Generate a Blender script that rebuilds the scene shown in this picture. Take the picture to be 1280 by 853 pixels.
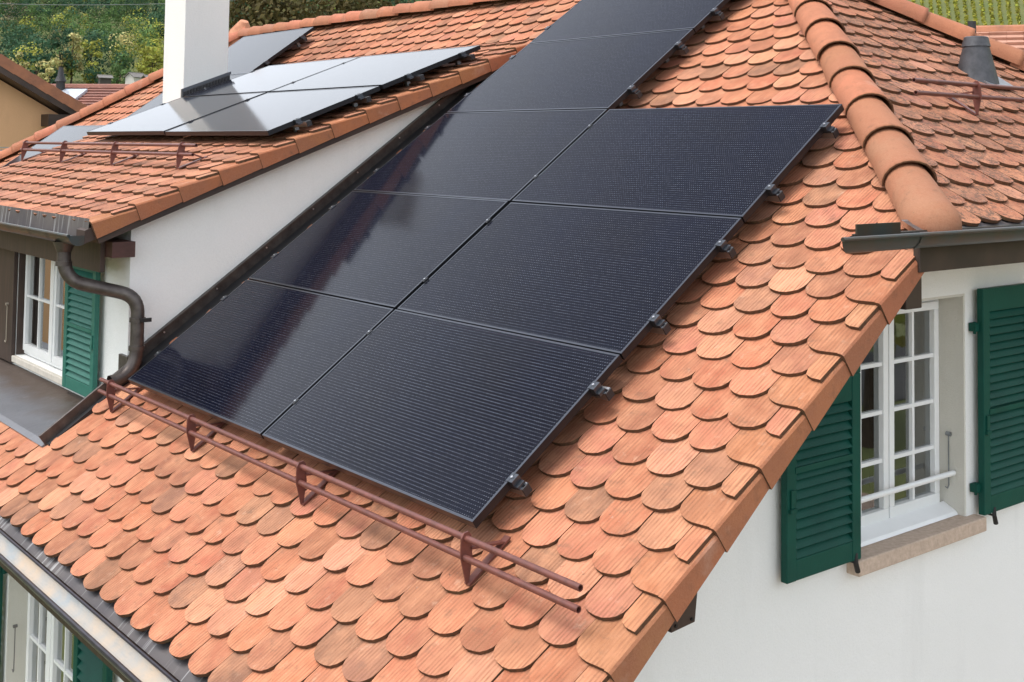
import bpy, bmesh, math, random
from math import sin, cos, tan, radians, pi, sqrt, atan2, hypot
from mathutils import Vector, Matrix
import numpy as np
random.seed(7); RNG = np.random.default_rng(7)
R = random.uniform
for o in list(bpy.data.objects): bpy.data.objects.remove(o, do_unlink=True)
S = bpy.context.scene; COL = S.collection

# ------------------------------------------------------------------ camera
# World axes: X = horizontally into the house (across the eaves), Y = along the eaves, Z up.
FPX, PY = 1495.849, 106.009              # focal length and principal row in a 1280 px wide picture
YAW, PITCH, ROLL = 0.889593, -0.052799, 0.012991
CAM = Vector((-2.83624, -3.70540, 1.43292))
fw = Vector((cos(YAW), sin(YAW), 0)); rt = Vector((sin(YAW), -cos(YAW), 0)); up = Vector((0, 0, 1))
fw, up = fw*cos(PITCH) - up*sin(PITCH), up*cos(PITCH) + fw*sin(PITCH)
rt, up = rt*cos(ROLL) + up*sin(ROLL), up*cos(ROLL) - rt*sin(ROLL)
cd = bpy.data.cameras.new('camera'); cam = bpy.data.objects.new('camera', cd); COL.objects.link(cam)
M = Matrix((rt, up, -fw)).transposed().to_4x4(); M.translation = CAM
cam.matrix_world = M
cd.sensor_width = 36; cd.sensor_fit = 'HORIZONTAL'; cd.lens = FPX/1280*36
cd.shift_y = -(426.5 - PY)/1280; cd.clip_start = .05; cd.clip_end = 4000
S.camera = cam
S.render.resolution_x, S.render.resolution_y = 1024, 682
def pix(P):
    d = Vector(P) - CAM; z = d.dot(fw)
    if z < .2: return None
    return 640 + FPX*d.dot(rt)/z, PY - FPX*d.dot(up)/z, z
def ray(x, y): return fw + rt*((x-640)/FPX) - up*((y-PY)/FPX)
def at_dist(x, y, d):                     # point on a pixel's ray at horizontal distance d
    r = ray(x, y); return CAM + r*(d/hypot(r.x, r.y))

# ------------------------------------------------------------------ sky, sun, exposure
SUN = Vector((-.40, .12, .90)).normalized()
w = bpy.data.worlds.new('World'); S.world = w; w.use_nodes = True
nt = w.node_tree; nt.nodes.clear()
wo = nt.nodes.new('ShaderNodeOutputWorld'); bg = nt.nodes.new('ShaderNodeBackground')
sky = nt.nodes.new('ShaderNodeTexSky'); sky.sky_type = 'NISHITA'; sky.sun_disc = False
sky.sun_elevation = math.asin(SUN.z); sky.sun_rotation = atan2(SUN.x, SUN.y)
sky.air_density = 1.0; sky.dust_density = 9.0; sky.ozone_density = 1.0
hs = nt.nodes.new('ShaderNodeHueSaturation'); hs.inputs['Saturation'].default_value = .70
tc = nt.nodes.new('ShaderNodeTexCoord'); cn = nt.nodes.new('ShaderNodeTexNoise'); cn.inputs['Scale'].default_value = 2.2
cn.inputs['Detail'].default_value = 5; cn.inputs['Roughness'].default_value = .5
cr = nt.nodes.new('ShaderNodeMapRange'); cr.inputs[1].default_value = .3; cr.inputs[2].default_value = .7
cr.inputs[3].default_value = .94; cr.inputs[4].default_value = 1.06
mu = nt.nodes.new('ShaderNodeMixRGB'); mu.blend_type = 'MULTIPLY'; mu.inputs[0].default_value = 1
nt.links.new(sky.outputs[0], hs.inputs['Color']); nt.links.new(tc.outputs['Generated'], cn.inputs['Vector'])
# bright haze and cloud low in the sky all round, clearing towards the zenith
sp_ = nt.nodes.new('ShaderNodeSeparateXYZ'); nt.links.new(tc.outputs['Generated'], sp_.inputs[0])
ad = nt.nodes.new('ShaderNodeMath'); ad.operation = 'MULTIPLY_ADD'; ad.inputs[1].default_value = .10; nt.links.new(cn.outputs['Fac'], ad.inputs[0]); nt.links.new(sp_.outputs[2], ad.inputs[2])
hz = nt.nodes.new('ShaderNodeMapRange'); hz.interpolation_type = 'SMOOTHSTEP'
for i_, v_ in enumerate((.80, .46, 0, 1)): hz.inputs[i_+1].default_value = v_
nt.links.new(ad.outputs[0], hz.inputs[0])
dk = nt.nodes.new('ShaderNodeMixRGB'); dk.blend_type = 'MULTIPLY'; dk.inputs[0].default_value = 1; dk.inputs[2].default_value = (.47, .49, .52, 1); nt.links.new(hs.outputs[0], dk.inputs[1])
cm = nt.nodes.new('ShaderNodeMixRGB'); cm.inputs[2].default_value = (4.7, 4.98, 5.4, 1); nt.links.new(hz.outputs[0], cm.inputs[0]); nt.links.new(dk.outputs[0], cm.inputs[1])
nt.links.new(cn.outputs['Fac'], cr.inputs[0]); nt.links.new(cm.outputs[0], mu.inputs[1]); nt.links.new(cr.outputs[0], mu.inputs[2])
nt.links.new(mu.outputs[0], bg.inputs[0]); bg.inputs[1].default_value = .15
nt.links.new(bg.outputs[0], wo.inputs[0])
sl = bpy.data.lights.new('sun', 'SUN'); sl.energy = .5; sl.angle = radians(17); sl.color = (1, .97, .93)
so = bpy.data.objects.new('sun', sl); COL.objects.link(so); so.rotation_euler = SUN.to_track_quat('Z', 'Y').to_euler()
so.location = (0, 0, 30)
S.view_settings.view_transform = 'Standard'; S.view_settings.look = 'None'
S.view_settings.exposure = 1.33; S.view_settings.gamma = 1; S.view_settings.use_curve_mapping = False
S.render.engine = 'CYCLES'

# ------------------------------------------------------------------ material helpers
class NT:
    def __init__(s, name):
        s.m = bpy.data.materials.new(name); s.m.use_nodes = True; s.t = s.m.node_tree
        s.b = s.t.nodes['Principled BSDF']; s.out = s.t.nodes['Material Output']
    def n(s, typ, **kw):
        x = s.t.nodes.new('ShaderNode'+typ)
        for k, v in kw.items():
            if k in x.inputs.keys() or k[0] == '_': x.inputs[k.strip('_').replace('0', '')].default_value = v
            else: setattr(x, k, v)
        return x
    def l(s, a, b): s.t.links.new(a, b)
    def set(s, x, i, v):
        if hasattr(v, 'is_output') or hasattr(v, 'links'): s.l(v, x.inputs[i])
        else: x.inputs[i].default_value = v
    def math(s, op, a, b=0.0, c=None, clamp=False):
        x = s.n('Math'); x.operation = op; x.use_clamp = clamp; s.set(x, 0, a); s.set(x, 1, b)
        if c is not None: s.set(x, 2, c)
        return x.outputs[0]
    def mix(s, f, a, b, mode='MIX'):
        x = s.n('MixRGB'); x.blend_type = mode; s.set(x, 0, f); s.set(x, 1, a); s.set(x, 2, b); return x.outputs[0]
    def rng(s, v, a, b, c, d, clamp=True):
        x = s.n('MapRange'); x.clamp = clamp; s.set(x, 0, v)
        for i, q in enumerate((a, b, c, d)): s.set(x, i+1, q)
        return x.outputs[0]
    def noise(s, vec, scale, detail=3, rough=.55, out='Fac'):
        x = s.n('TexNoise'); x.inputs['Scale'].default_value = scale; x.inputs['Detail'].default_value = detail
        x.inputs['Roughness'].default_value = rough
        if vec is not None: s.l(vec, x.inputs['Vector'])
        return x.outputs[out]
    def mapping(s, vec, sc=(1, 1, 1), loc=(0, 0, 0)):
        x = s.n('Mapping'); x.inputs['Scale'].default_value = sc; x.inputs['Location'].default_value = loc
        s.l(vec, x.inputs['Vector']); return x.outputs[0]
    def geo(s): return s.n('NewGeometry').outputs['Position']
    def bump(s, h, strength=.3, dist=.01):
        x = s.n('Bump'); x.inputs['Strength'].default_value = strength; x.inputs['Distance'].default_value = dist
        s.l(h, x.inputs['Height']); s.l(x.outputs[0], s.b.inputs['Normal'])
    def col(s, v): s.set(s.b, 'Base Color', v if hasattr(v, 'links') else (*v, 1))
    def done(s, rough=.7, metal=0, spec=None):
        s.set(s.b, 'Roughness', rough); s.set(s.b, 'Metallic', metal)
        if spec is not None: s.b.inputs['Specular IOR Level'].default_value = spec
        return s.m
def C4(r, g, b): return (r, g, b, 1)

def mat_tile(name, mode):
    """grooved clay tile; tint and age come from the object colour ('obj') or from a colour attribute ('attr')"""
    t = NT(name)
    uv = t.n('UVMap').outputs[0] if False else t.n('TexCoord').outputs['UV']
    if mode == 'obj':
        oi = t.n('ObjectInfo'); tint, age = oi.outputs['Color'], oi.outputs['Alpha']
        v = t.n('CombineXYZ'); r_ = t.math('MULTIPLY', oi.outputs['Random'], 53.0); t.l(r_, v.inputs[0]); t.l(r_, v.inputs[1])
        a = t.n('VectorMath'); a.operation = 'ADD'; t.l(uv, a.inputs[0]); t.l(v.outputs[0], a.inputs[1]); uv = a.outputs[0]
    else:
        at = t.n('Attribute'); at.attribute_name = 'tint'; tint, age = at.outputs['Color'], at.outputs['Alpha']
    wv = t.n('TexWave'); wv.wave_type = 'BANDS'; wv.bands_direction = 'X'; wv.inputs['Scale'].default_value = 17
    wv.inputs['Distortion'].default_value = 3.2; wv.inputs['Detail'].default_value = 3; wv.inputs['Detail Scale'].default_value = 1.6
    t.l(t.mapping(uv, (1, .12, 1)), wv.inputs['Vector'])
    streak = t.noise(t.mapping(uv, (105, 5, 1)), 1, 3, .6)
    blotch = t.noise(t.mapping(uv, (10, 7, 1)), 1, 4, .6)
    fine = t.noise(uv, 260, 3, .7)
    big = t.noise(t.mapping(uv, (5, 4, 1)), 1, 2, .5)
    c = t.mix(t.rng(blotch, .36, .66, 0, .85), tint, t.mix(.7, tint, C4(.62, .30, .165)))
    c = t.mix(t.rng(big, .50, .68, 0, .7), c, t.mix(.55, tint, C4(.24, .115, .068)))
    c = t.mix(t.math('MULTIPLY', t.rng(streak, .38, .62, 0, 1), .42), c, t.mix(.62, c, C4(.22, .085, .045)))
    c = t.mix(t.math('MULTIPLY', t.math('POWER', wv.outputs['Fac'], 1.6), t.rng(t.noise(t.mapping(uv, (26, 9, 1)), 1, 3, .6), .34, .68, .08, .78)), c, C4(.165, .062, .031))
    c = t.mix(t.rng(fine, .35, .7, 0, .22), c, C4(.58, .31, .185))
    gr = t.noise(t.mapping(uv, (9, 14, 1), (5, 2, 0)), 1, 5, .7); c = t.mix(t.rng(gr, .56, .76, 0, .62), c, C4(.13, .085, .058))
    li = t.noise(t.mapping(uv, (16, 11, 1), (1, 7, 0)), 1, 5, .68); c = t.mix(t.rng(li, .60, .74, 0, .42), c, C4(.58, .40, .28))
    # lichen and dirt specks, more of them on old tiles
    sp = t.noise(uv, 75, 5, .72); sp2 = t.noise(uv, 22, 4, .7)
    thr = t.math('SUBTRACT', .735, t.math('MULTIPLY', age, .22))
    m1 = t.rng(t.math('SUBTRACT', t.math('ADD', t.math('MULTIPLY', sp, .6), t.math('MULTIPLY', sp2, .5)), thr), 0, .08, 0, .85)
    c = t.mix(m1, c, C4(.075, .055, .042))
    lt = t.noise(t.mapping(uv, (1, 1, 1), (3, 9, 0)), 48, 4, .7)
    m2 = t.math('MULTIPLY', t.rng(lt, .62, .7, 0, .7), age)
    c = t.mix(m2, c, C4(.42, .36, .30))
    t.col(c)
    h = t.math('ADD', t.math('MULTIPLY', wv.outputs['Fac'], .5), t.math('ADD', t.math('MULTIPLY', streak, .6), t.math('MULTIPLY', fine, .5)))
    t.bump(h, .7, .003)
    return t.done(.82, 0, .25)
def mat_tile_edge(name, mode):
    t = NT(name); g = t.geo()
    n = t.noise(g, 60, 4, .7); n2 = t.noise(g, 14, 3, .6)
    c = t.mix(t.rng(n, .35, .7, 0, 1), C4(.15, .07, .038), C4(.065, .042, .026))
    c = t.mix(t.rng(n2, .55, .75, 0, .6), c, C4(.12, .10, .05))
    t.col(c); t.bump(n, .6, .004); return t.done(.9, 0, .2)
TILE_O, TILE_A = mat_tile('clay_tile', 'obj'), mat_tile('clay_tile_field', 'attr')
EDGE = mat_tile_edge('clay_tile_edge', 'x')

def simple(name, col, rough=.6, metal=0, nscale=None, amt=.25, col2=None, bump=0, bscale=200, bdist=.003, spec=None):
    t = NT(name); g = t.geo()
    if nscale:
        n = t.noise(g, nscale, 4, .6)
        c2 = col2 or tuple(x*(1-amt) for x in col)
        t.col(t.mix(t.rng(n, .32, .68, 0, 1), C4(*col), C4(*c2)))
    else: t.col(col)
    if bump: t.bump(t.noise(g, bscale, 3, .6), bump, bdist)
    return t.done(rough, metal, spec)
def mat_stucco(name, col, col2, scale=130):
    t = NT(name); g = t.geo()
    big = t.noise(g, .9, 4, .6); st = t.noise(t.mapping(g, (5, 5, .7)), 1, 4, .6)
    c = t.mix(t.rng(big, .35, .7, 0, .6), C4(*col), C4(*col2))
    c = t.mix(t.rng(st, .56, .78, 0, .28), c, C4(*[x*.8 for x in col2]))
    fine = t.noise(g, scale, 4, .65)
    c = t.mix(t.rng(fine, .3, .6, .16, 0), c, C4(*[x*.7 for x in col]))
    t.col(c); t.bump(t.math('ADD', fine, t.math('MULTIPLY', t.noise(g, scale*.35, 2), .7)), .5, .006)
    return t.done(.9, 0, .2)
STUCCO = mat_stucco('white_stucco', (.84, .845, .82), (.785, .795, .765))
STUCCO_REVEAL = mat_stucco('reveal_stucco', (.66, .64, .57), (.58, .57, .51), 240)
OCHRE = mat_stucco('ochre_stucco', (.74, .44, .24), (.68, .40, .22), 60)
CHIM = mat_stucco('chimney_render', (.77, .765, .74), (.72, .715, .69), 160)
WOOD = simple('brown_wood', (.060, .036, .026), .6, 0, 9, .4, bump=.3, bscale=60)
REDWOOD = simple('red_brown_wood', (.085, .034, .026), .6, 0, 12, .4)
def mat_wood_dark():
    t = NT('dark_brown_board'); g = t.geo()
    n = t.noise(t.mapping(g, (4, 30, 4)), 1, 5, .6)
    t.col(t.mix(t.rng(n, .3, .7, 0, 1), C4(.062, .037, .026), C4(.03, .018, .014))); t.bump(n, .3, .004); return t.done(.55)
BOARD = mat_wood_dark()
GREEN = simple('green_paint', (.003, .068, .048), .55, 0, 5, .28, (.0025, .052, .038), bump=.2, bscale=90, bdist=.003, spec=.25)
GREEN_OLD = simple('faded_green_paint', (.010, .115, .082), .55, 0, 16, .3, (.022, .14, .105), bump=.2, bscale=70)
WHITE = simple('white_frame_paint', (.80, .81, .80), .35, 0, 6, .06)
STONE = simple('sill_stone', (.56, .44, .345), .8, 0, 45, .25, (.43, .33, .255), bump=.4, bscale=180)
LEAD = simple('zinc_sheet', (.075, .078, .088), .42, .55, 5, .45, (.16, .165, .175), bump=.2, bscale=30)
COPPER = simple('weathered_brown_metal', (.058, .047, .043), .42, .5, 14, .45, (.11, .095, .085), bump=.15, bscale=40)
BLACKM = simple('black_anodised', (.022, .023, .026), .34, .6)
FRAME_TOP = simple('frame_top_glint', (.10, .108, .125), .3, .9)  # black frame's top faces coloured paler to paint the sky glint along them
BLACKP = simple('black_plastic', (.016, .016, .018), .5)
ALU = simple('aluminium', (.62, .63, .65), .32, 1)
DARKALU = simple('dark_aluminium', (.10, .11, .125), .35, .9)
IRON = simple('red_brown_powder_coat', (.180, .062, .048), .45, .15, 22, .35, (.115, .044, .036))
STEEL = simple('galvanised', (.34, .36, .37), .42, .8, 30, .3)
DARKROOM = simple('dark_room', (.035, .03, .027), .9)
CURTAIN = simple('grey_curtain', (.20, .17, .145), .9, 0, 3, .3)
MORTAR = simple('mortar', (.36, .25, .18), .95, 0, 40, .3)
def mat_gutter_in():
    t = NT('gutter_inside'); g = t.geo()
    n = t.noise(t.mapping(g, (3, 3, 3)), 1, 5, .65); n2 = t.noise(t.mapping(g, (22, 5, 22)), 1, 4, .7)
    c = t.mix(t.rng(n, .38, .62, 0, 1), C4(.30, .335, .35), C4(.46, .38, .29))
    c = t.mix(t.rng(n2, .55, .72, 0, .55), c, C4(.20, .24, .26)); t.col(c)
    t.bump(n2, .15, .003); return t.done(.75, .05)
GUT_IN = mat_gutter_in()
def mat_streaked():
    t = NT('streaked_flashing'); g = t.geo()
    n = t.noise(t.mapping(g, (1, 26, 1)), 1, 3, .7); n2 = t.noise(g, 3, 4)
    c = t.mix(t.rng(n2, .3, .7, 0, 1), C4(.075, .068, .075), C4(.13, .115, .11))
    c = t.mix(t.rng(n, .57, .68, 0, .75), c, C4(.5, .5, .5)); t.col(c); return t.done(.5, .3)
STREAK = mat_streaked()
def mat_gut_out():
    t = NT('gutter_outside'); g = t.geo()
    n = t.noise(t.mapping(g, (6, 6, 3)), 1, 5, .65)
    t.col(t.mix(t.rng(n, .35, .66, 0, 1), C4(.055, .068, .068), C4(.082, .060, .043))); return t.done(.4, .6)
GUT_OUT = mat_gut_out()
def mat_apron():
    t = NT('apron_sheet'); g = t.geo()
    n = t.noise(g, 2.4, 5, .62); sx = t.n('SeparateXYZ'); t.l(g, sx.inputs[0])
    f = t.rng(t.math('ADD', sx.outputs[0], t.math('MULTIPLY', n, .42)), .02, .26, 0, 1)
    c = t.mix(f, C4(.145, .15, .165), C4(.085, .062, .048))
    sc = t.noise(t.mapping(g, (9, 34, 9)), 1, 5, .75)
    c = t.mix(t.rng(sc, .64, .74, 0, .55), c, C4(.36, .36, .36)); t.col(c)
    t.bump(t.noise(g, 9, 3), .25, .02); return t.done(t.rng(n, .3, .7, .38, .62), .25)
APRON = mat_apron()
def mat_glass():
    t = NT('window_glass'); t.t.nodes.remove(t.b)
    gl = t.n('BsdfGlossy'); gl.inputs['Roughness'].default_value = .015; gl.inputs['Color'].default_value = C4(.95, .97, .97)
    tr = t.n('BsdfTransparent'); tr.inputs['Color'].default_value = C4(.72, .76, .74)
    fr = t.n('Fresnel'); fr.inputs['IOR'].default_value = 1.5
    f = t.math('ADD', t.math('MULTIPLY', fr.outputs[0], 1.6), .14, clamp=True)
    mx = t.n('MixShader'); t.l(f, mx.inputs[0]); t.l(tr.outputs[0], mx.inputs[1]); t.l(gl.outputs[0], mx.inputs[2])
    t.l(mx.outputs[0], t.out.inputs['Surface']); return t.m
GLASS = mat_glass()
PW, PH, PT = 1.722, .957, .035            # solar panel: along the eaves, up the slope, thickness
def mat_cells():
    """monocrystalline half cells under glass: thin ribbons along the long side, bright solder dots"""
    t = NT('solar_cells'); ob = t.n('TexCoord').outputs['Object']
    sx = t.n('SeparateXYZ'); t.l(ob, sx.inputs[0]); x, y = sx.outputs[0], sx.outputs[1]
    def band(v, period, width, soft):
        f = t.math('FRACT', t.math('DIVIDE', v, period)); d = t.math('ABSOLUTE', t.math('SUBTRACT', f, .5))
        return t.rng(d, .5-(width+soft)/period/2, .5-max(width-soft, 0)/period/2, 0, 1)   # lines at multiples of the period
    rib = band(y, .01733, .0011, .0006)
    wn = t.n('TexWhiteNoise'); wn.noise_dimensions = '2D'
    cx = t.math('FLOOR', t.math('DIVIDE', x, .0136)); cy = t.math('FLOOR', t.math('DIVIDE', t.math('ADD', y, .00866), .01733))
    cv = t.n('CombineXYZ'); t.l(cx, cv.inputs[0]); t.l(cy, cv.inputs[1]); t.l(cv.outputs[0], wn.inputs['Vector'])
    dot = t.math('MULTIPLY', band(y, .01733, .0026, .0012), band(t.math('ADD', x, .0068), .0136, .0042, .0016))
    dot = t.math('MULTIPLY', dot, t.rng(wn.outputs['Value'], .05, 1, .25, 1.0))
    gapy = band(y, .156, .0026, .0006); gapx = band(t.math('SUBTRACT', x, .02), .0842, .0016, .0006)
    finger = band(x, .0019, .0005, .0004)
    big = t.noise(ob, 2.0, 2)
    c = t.mix(t.rng(big, .3, .7, 0, 1), C4(.0032, .0044, .0120), C4(.0038, .0042, .0092))
    c = t.mix(t.math('MULTIPLY', finger, .10), c, C4(.05, .055, .07))
    c = t.mix(t.math('MULTIPLY', rib, .03), c, C4(.20, .22, .27))
    c = t.mix(t.math('MULTIPLY', dot, .23), c, C4(.62, .64, .70))
    c = t.mix(t.math('MULTIPLY', t.math('MAXIMUM', gapy, gapx), .3), c, C4(.004, .004, .005))
    dust = t.noise(ob, 26, 5, .7); dd = t.noise(ob, 190, 2, .5)
    c = t.mix(t.rng(dust, .5, .85, 0, .012), c, C4(.4, .38, .36))
    c = t.mix(t.rng(dd, .77, .80, 0, .35), c, C4(.5, .5, .5)); t.col(c)
    t.b.inputs['IOR'].default_value = 1.235
    t.b.inputs['Coat Weight'].default_value = 0
    return t.done(t.rng(dust, .3, .8, .085, .10), 0, .5)
CELLS = mat_cells()

# ------------------------------------------------------------------ mesh helpers
class MB:
    def __init__(s): s.v, s.f, s.mi, s.uv, s.tint = [], [], [], None, None
    def face(s, pts, mi=0):
        b = len(s.v); s.v += [tuple(p) for p in pts]; s.f.append(tuple(range(b, b+len(pts)))); s.mi.append(mi)
    def add(s, v, f, mi=0, M=None):
        b = len(s.v)
        s.v += [tuple(M @ Vector(p)) for p in v] if M is not None else [tuple(p) for p in v]
        s.f += [tuple(i+b for i in q) for q in f]
        s.mi += [mi]*len(f) if isinstance(mi, int) else list(mi)
        return s
    def box(s, x0, x1, y0, y1, z0, z1, mi=0, M=None, ch=0):
        v = [(x, y, z) for z in (z0, z1) for y in (y0, y1) for x in (x0, x1)]
        f = [(0, 2, 3, 1), (4, 5, 7, 6), (0, 1, 5, 4), (2, 6, 7, 3), (0, 4, 6, 2), (1, 3, 7, 5)]
        return s.add(v, f, mi, M)
    def prism(s, poly, h0, h1, M=None, mi=0, side=None):
        """poly: 2-D counter-clockwise outline in M's xy plane, from h0 to h1 along z"""
        n = len(poly); side = mi if side is None else side
        v = [(x, y, h0) for x, y in poly] + [(x, y, h1) for x, y in poly]
        f = [tuple(range(n-1, -1, -1)), tuple(range(n, 2*n))] + [(i, (i+1) % n, n+(i+1) % n, n+i) for i in range(n)]
        return s.add(v, f, [mi, mi]+[side]*n, M)
    def tube(s, pts, r, seg=12, mi=0, caps=True, M=None, hollow=0):
        pts = [Vector(p) for p in pts]; n = len(pts); b = len(s.v); rs = r if isinstance(r, (list, tuple)) else [r]*n
        V = []; F = []
        t0 = (pts[1]-pts[0]).normalized(); a = t0.orthogonal().normalized()
        for i, p in enumerate(pts):
            t = ((pts[min(i+1, n-1)]-p).normalized() + (p-pts[max(i-1, 0)]).normalized())
            t = t.normalized() if t.length > 1e-9 else t0
            a = (a - t*a.dot(t)).normalized(); c = t.cross(a)
            sc = 1
            for k in range(seg):
                q = 2*pi*k/seg; V.append(p + (a*cos(q) + c*sin(q))*rs[i])
        for i in range(n-1):
            for k in range(seg):
                F.append((i*seg+k, i*seg+(k+1) % seg, (i+1)*seg+(k+1) % seg, (i+1)*seg+k))
        if hollow:
            for i, e, d in ((0, 0, 1), (n-1, (n-1)*seg, -1)):
                t = (pts[1]-pts[0]).normalized() if i == 0 else (pts[-2]-pts[-1]).normalized()
                m = len(V); k2 = m+seg
                for k in range(seg): V.append(pts[i] + (V[e+k]-pts[i])*hollow)
                for k in range(seg): V.append(pts[i] + (V[e+k]-pts[i])*hollow + t*.06)
                for k in range(seg):
                    j = (k+1) % seg; q = [(e+k, m+k, m+j, e+j), (m+k, k2+k, k2+j, m+j)]
                    F += q if i else [x[::-1] for x in q]
                F.append(tuple(range(k2, k2+seg)))
        elif caps: F += [tuple(range(seg-1, -1, -1)), tuple(range((n-1)*seg, n*seg))]
        return s.add(V, F, mi, M)
    def strip(s, prof, a, b, mi=0, M=None):
        """sweep an open 2-D profile [(p,q)] between two 3-D frames a,b given as functions (p,q)->point"""
        n = len(prof); v = [a(*p) for p in prof] + [b(*p) for p in prof]
        return s.add(v, [(i, i+1, n+i+1, n+i) for i in range(n-1)], mi, M)
    def mesh(s, name, mats, smooth=False, normals=True):
        me = bpy.data.meshes.new(name); me.from_pydata(s.v, [], s.f)
        for m in (mats if isinstance(mats, (list, tuple)) else [mats]): me.materials.append(m)
        me.polygons.foreach_set('material_index', s.mi)
        if smooth: me.polygons.foreach_set('use_smooth', [True]*len(me.polygons))
        if s.uv is not None:
            l = me.uv_layers.new(name='UVMap'); l.data.foreach_set('uv', np.asarray([s.uv[lp.vertex_index] for lp in me.loops], dtype=np.float32).ravel())
        if s.tint is not None:
            ca = me.color_attributes.new('tint', 'FLOAT_COLOR', 'POINT'); ca.data.foreach_set('color', np.asarray(s.tint, dtype=np.float32).ravel())
        if normals:
            bm = bmesh.new(); bm.from_mesh(me); bmesh.ops.recalc_face_normals(bm, faces=bm.faces); bm.to_mesh(me); bm.free()
        me.update(); return me
    def build(s, name, mats, parent=None, loc=None, smooth=False, normals=True, bevel=0):
        o = bpy.data.objects.new(name, s.mesh(name, mats, smooth, normals)); COL.objects.link(o)
        if parent is not None: o.parent = parent
        if loc is not None: o.location = loc
        if bevel:
            m = o.modifiers.new('bevel', 'BEVEL'); m.width = bevel; m.segments = 2; m.limit_method = 'ANGLE'
        if smooth:
            try:
                m = o.modifiers.new('smooth', 'EDGE_SPLIT'); m.split_angle = radians(40)
            except Exception: pass
        return o
def link(o): COL.objects.link(o); return o
def tag(o, label=None, cat=None, group=None, kind=None):
    if label: o['label'] = label
    if cat: o['category'] = cat
    if group: o['group'] = group
    if kind: o['kind'] = kind
    return o
def empty(name, loc=(0, 0, 0), M=None):
    o = link(bpy.data.objects.new(name, None)); o.empty_display_size = .2
    if M is not None: o.matrix_world = M
    else: o.location = loc
    return o
def inst(name, me, parent, M=None, color=None):
    o = link(bpy.data.objects.new(name, me)); o.parent = parent
    if M is not None: o.matrix_basis = M
    if color: o.color = color
    return o
def copy_tree(o, parent=None):
    c = link(o.copy()); c.parent = parent
    for ch in o.children: copy_tree(ch, c)
    return c
def frame(o, ex, ey):
    ex = Vector(ex).normalized(); ey = Vector(ey).normalized(); ez = ex.cross(ey)
    m = Matrix((ex, ey, ez)).transposed().to_4x4(); m.translation = Vector(o); return m
def clip(poly, a, b, c):                  # keep a*x + b*y <= c
    out = []
    for i in range(len(poly)):
        p, q = poly[i], poly[(i+1) % len(poly)]; dp = a*p[0]+b*p[1]-c; dq = a*q[0]+b*q[1]-c
        if dp <= 0: out.append(p)
        if dp*dq < 0:
            t = dp/(dp-dq); out.append((p[0]+(q[0]-p[0])*t, p[1]+(q[1]-p[1])*t))
    return out

# ------------------------------------------------------------------ the setting: terrain
GZ = -6.0
def hrel(az, d):                          # ground height above the world origin
    L = GZ + max(0, d-60)*.012; L = L + max(0, d-250)*.235 if d > 250 else L
    Rr = GZ + max(0, d-60)*.03; Rr = Rr + max(0, d-205)*.33 if d > 205 else Rr
    t = min(1, max(0, (az-40)/14)); return Rr*(1-t) + L*t
def terr(az, d): a = radians(az); return Vector((CAM.x + d*cos(a), CAM.y + d*sin(a), hrel(az, d)))
def mat_ground():
    t = NT('grass_ground'); g = t.geo(); n = t.noise(g, .12, 5, .6); n2 = t.noise(g, 2.0, 4, .6)
    c = t.mix(t.rng(n, .35, .65, 0, 1), C4(.10, .13, .035), C4(.15, .155, .05))
    t.col(t.mix(t.rng(n2, .3, .7, 0, .5), c, C4(.07, .09, .03))); return t.done(.95)
GROUND = mat_ground()
m = MB(); azs = [-60+3*i for i in range(0, 74)]; ds = [55, 90, 130, 170, 205, 230, 250, 270, 300, 340, 400, 480, 600, 760, 950, 1300]
for a in azs:
    for d in ds: m.v.append(tuple(terr(a, d)))
for i in range(len(azs)-1):
    for j in range(len(ds)-1):
        k = i*len(ds)+j; m.f.append((k, k+len(ds), k+len(ds)+1, k+1)); m.mi.append(0)
tag(m.build('hills', GROUND, smooth=True), kind='structure')
m = MB(); m.face([(-1500, -1500, GZ-.05), (1500, -1500, GZ-.05), (1500, 1500, GZ-.05), (-1500, 1500, GZ-.05)])
tag(m.build('ground', GROUND), kind='structure')
PAVE = simple('brown_gravel_paving', (.31, .235, .19), .95, 0, 1.2, .3)
m = MB(); m.face([(-9, -16, GZ-.02), (20, -16, GZ-.02), (20, -1.2, GZ-.02), (-9, -1.2, GZ-.02)])
tag(m.build('courtyard_paving', PAVE), kind='structure')
m = MB(); m.face([(-40, -24, GZ-.02), (60, -24, GZ-.02), (60, -18, GZ-.02), (-40, -18, GZ-.02)])
tag(m.build('road', simple('asphalt', (.055, .055, .058), .9, 0, 3, .25)), kind='structure')

# ------------------------------------------------------------------ the house
HL = Vector((4.2, 6, GZ))
house = tag(empty('house', HL), 'white rendered house with orange beavertail tile roof, shed dormer and green shutters', 'house')
def part(mb, name, mats, **k): return mb.build(name, mats, house, loc=-HL, **k)
TH = .6212239; CT, ST = cos(TH), sin(TH)                 # main pitch 35.6 degrees
KM = tan(TH)
def mainP(s, u, off=0): return Vector((s*CT - off*ST, u, s*ST + off*CT))
TT, EX, TW, TL = .0165, .152, .1955, .33                    # tile thickness, exposure, width, length
SLOPE = TT/EX
RIDGE_X = 4.17; RIDGE_Z = KM*RIDGE_X - .13/CT
YV, YF = -.845, 12.9
KH = .63                                                 # half-hip slope
HIP0 = Vector((1.83, -.85, KM*1.83 - .13/CT)); APEX = Vector((RIDGE_X, HIP0.y + (RIDGE_Z-HIP0.z)/KH, RIDGE_Z))
FAR_APEX = Vector((RIDGE_X, 10.45, RIDGE_Z)); FAR_HIP0 = Vector((RIDGE_X-2.35, 12.8, RIDGE_Z-2.35*KM))
FM = frame(mainP(0, 0, -.13), (0, -1, 0), (CT, 0, ST))   # local x = -Y, local y = up the slope
HA = math.atan(KH)
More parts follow.
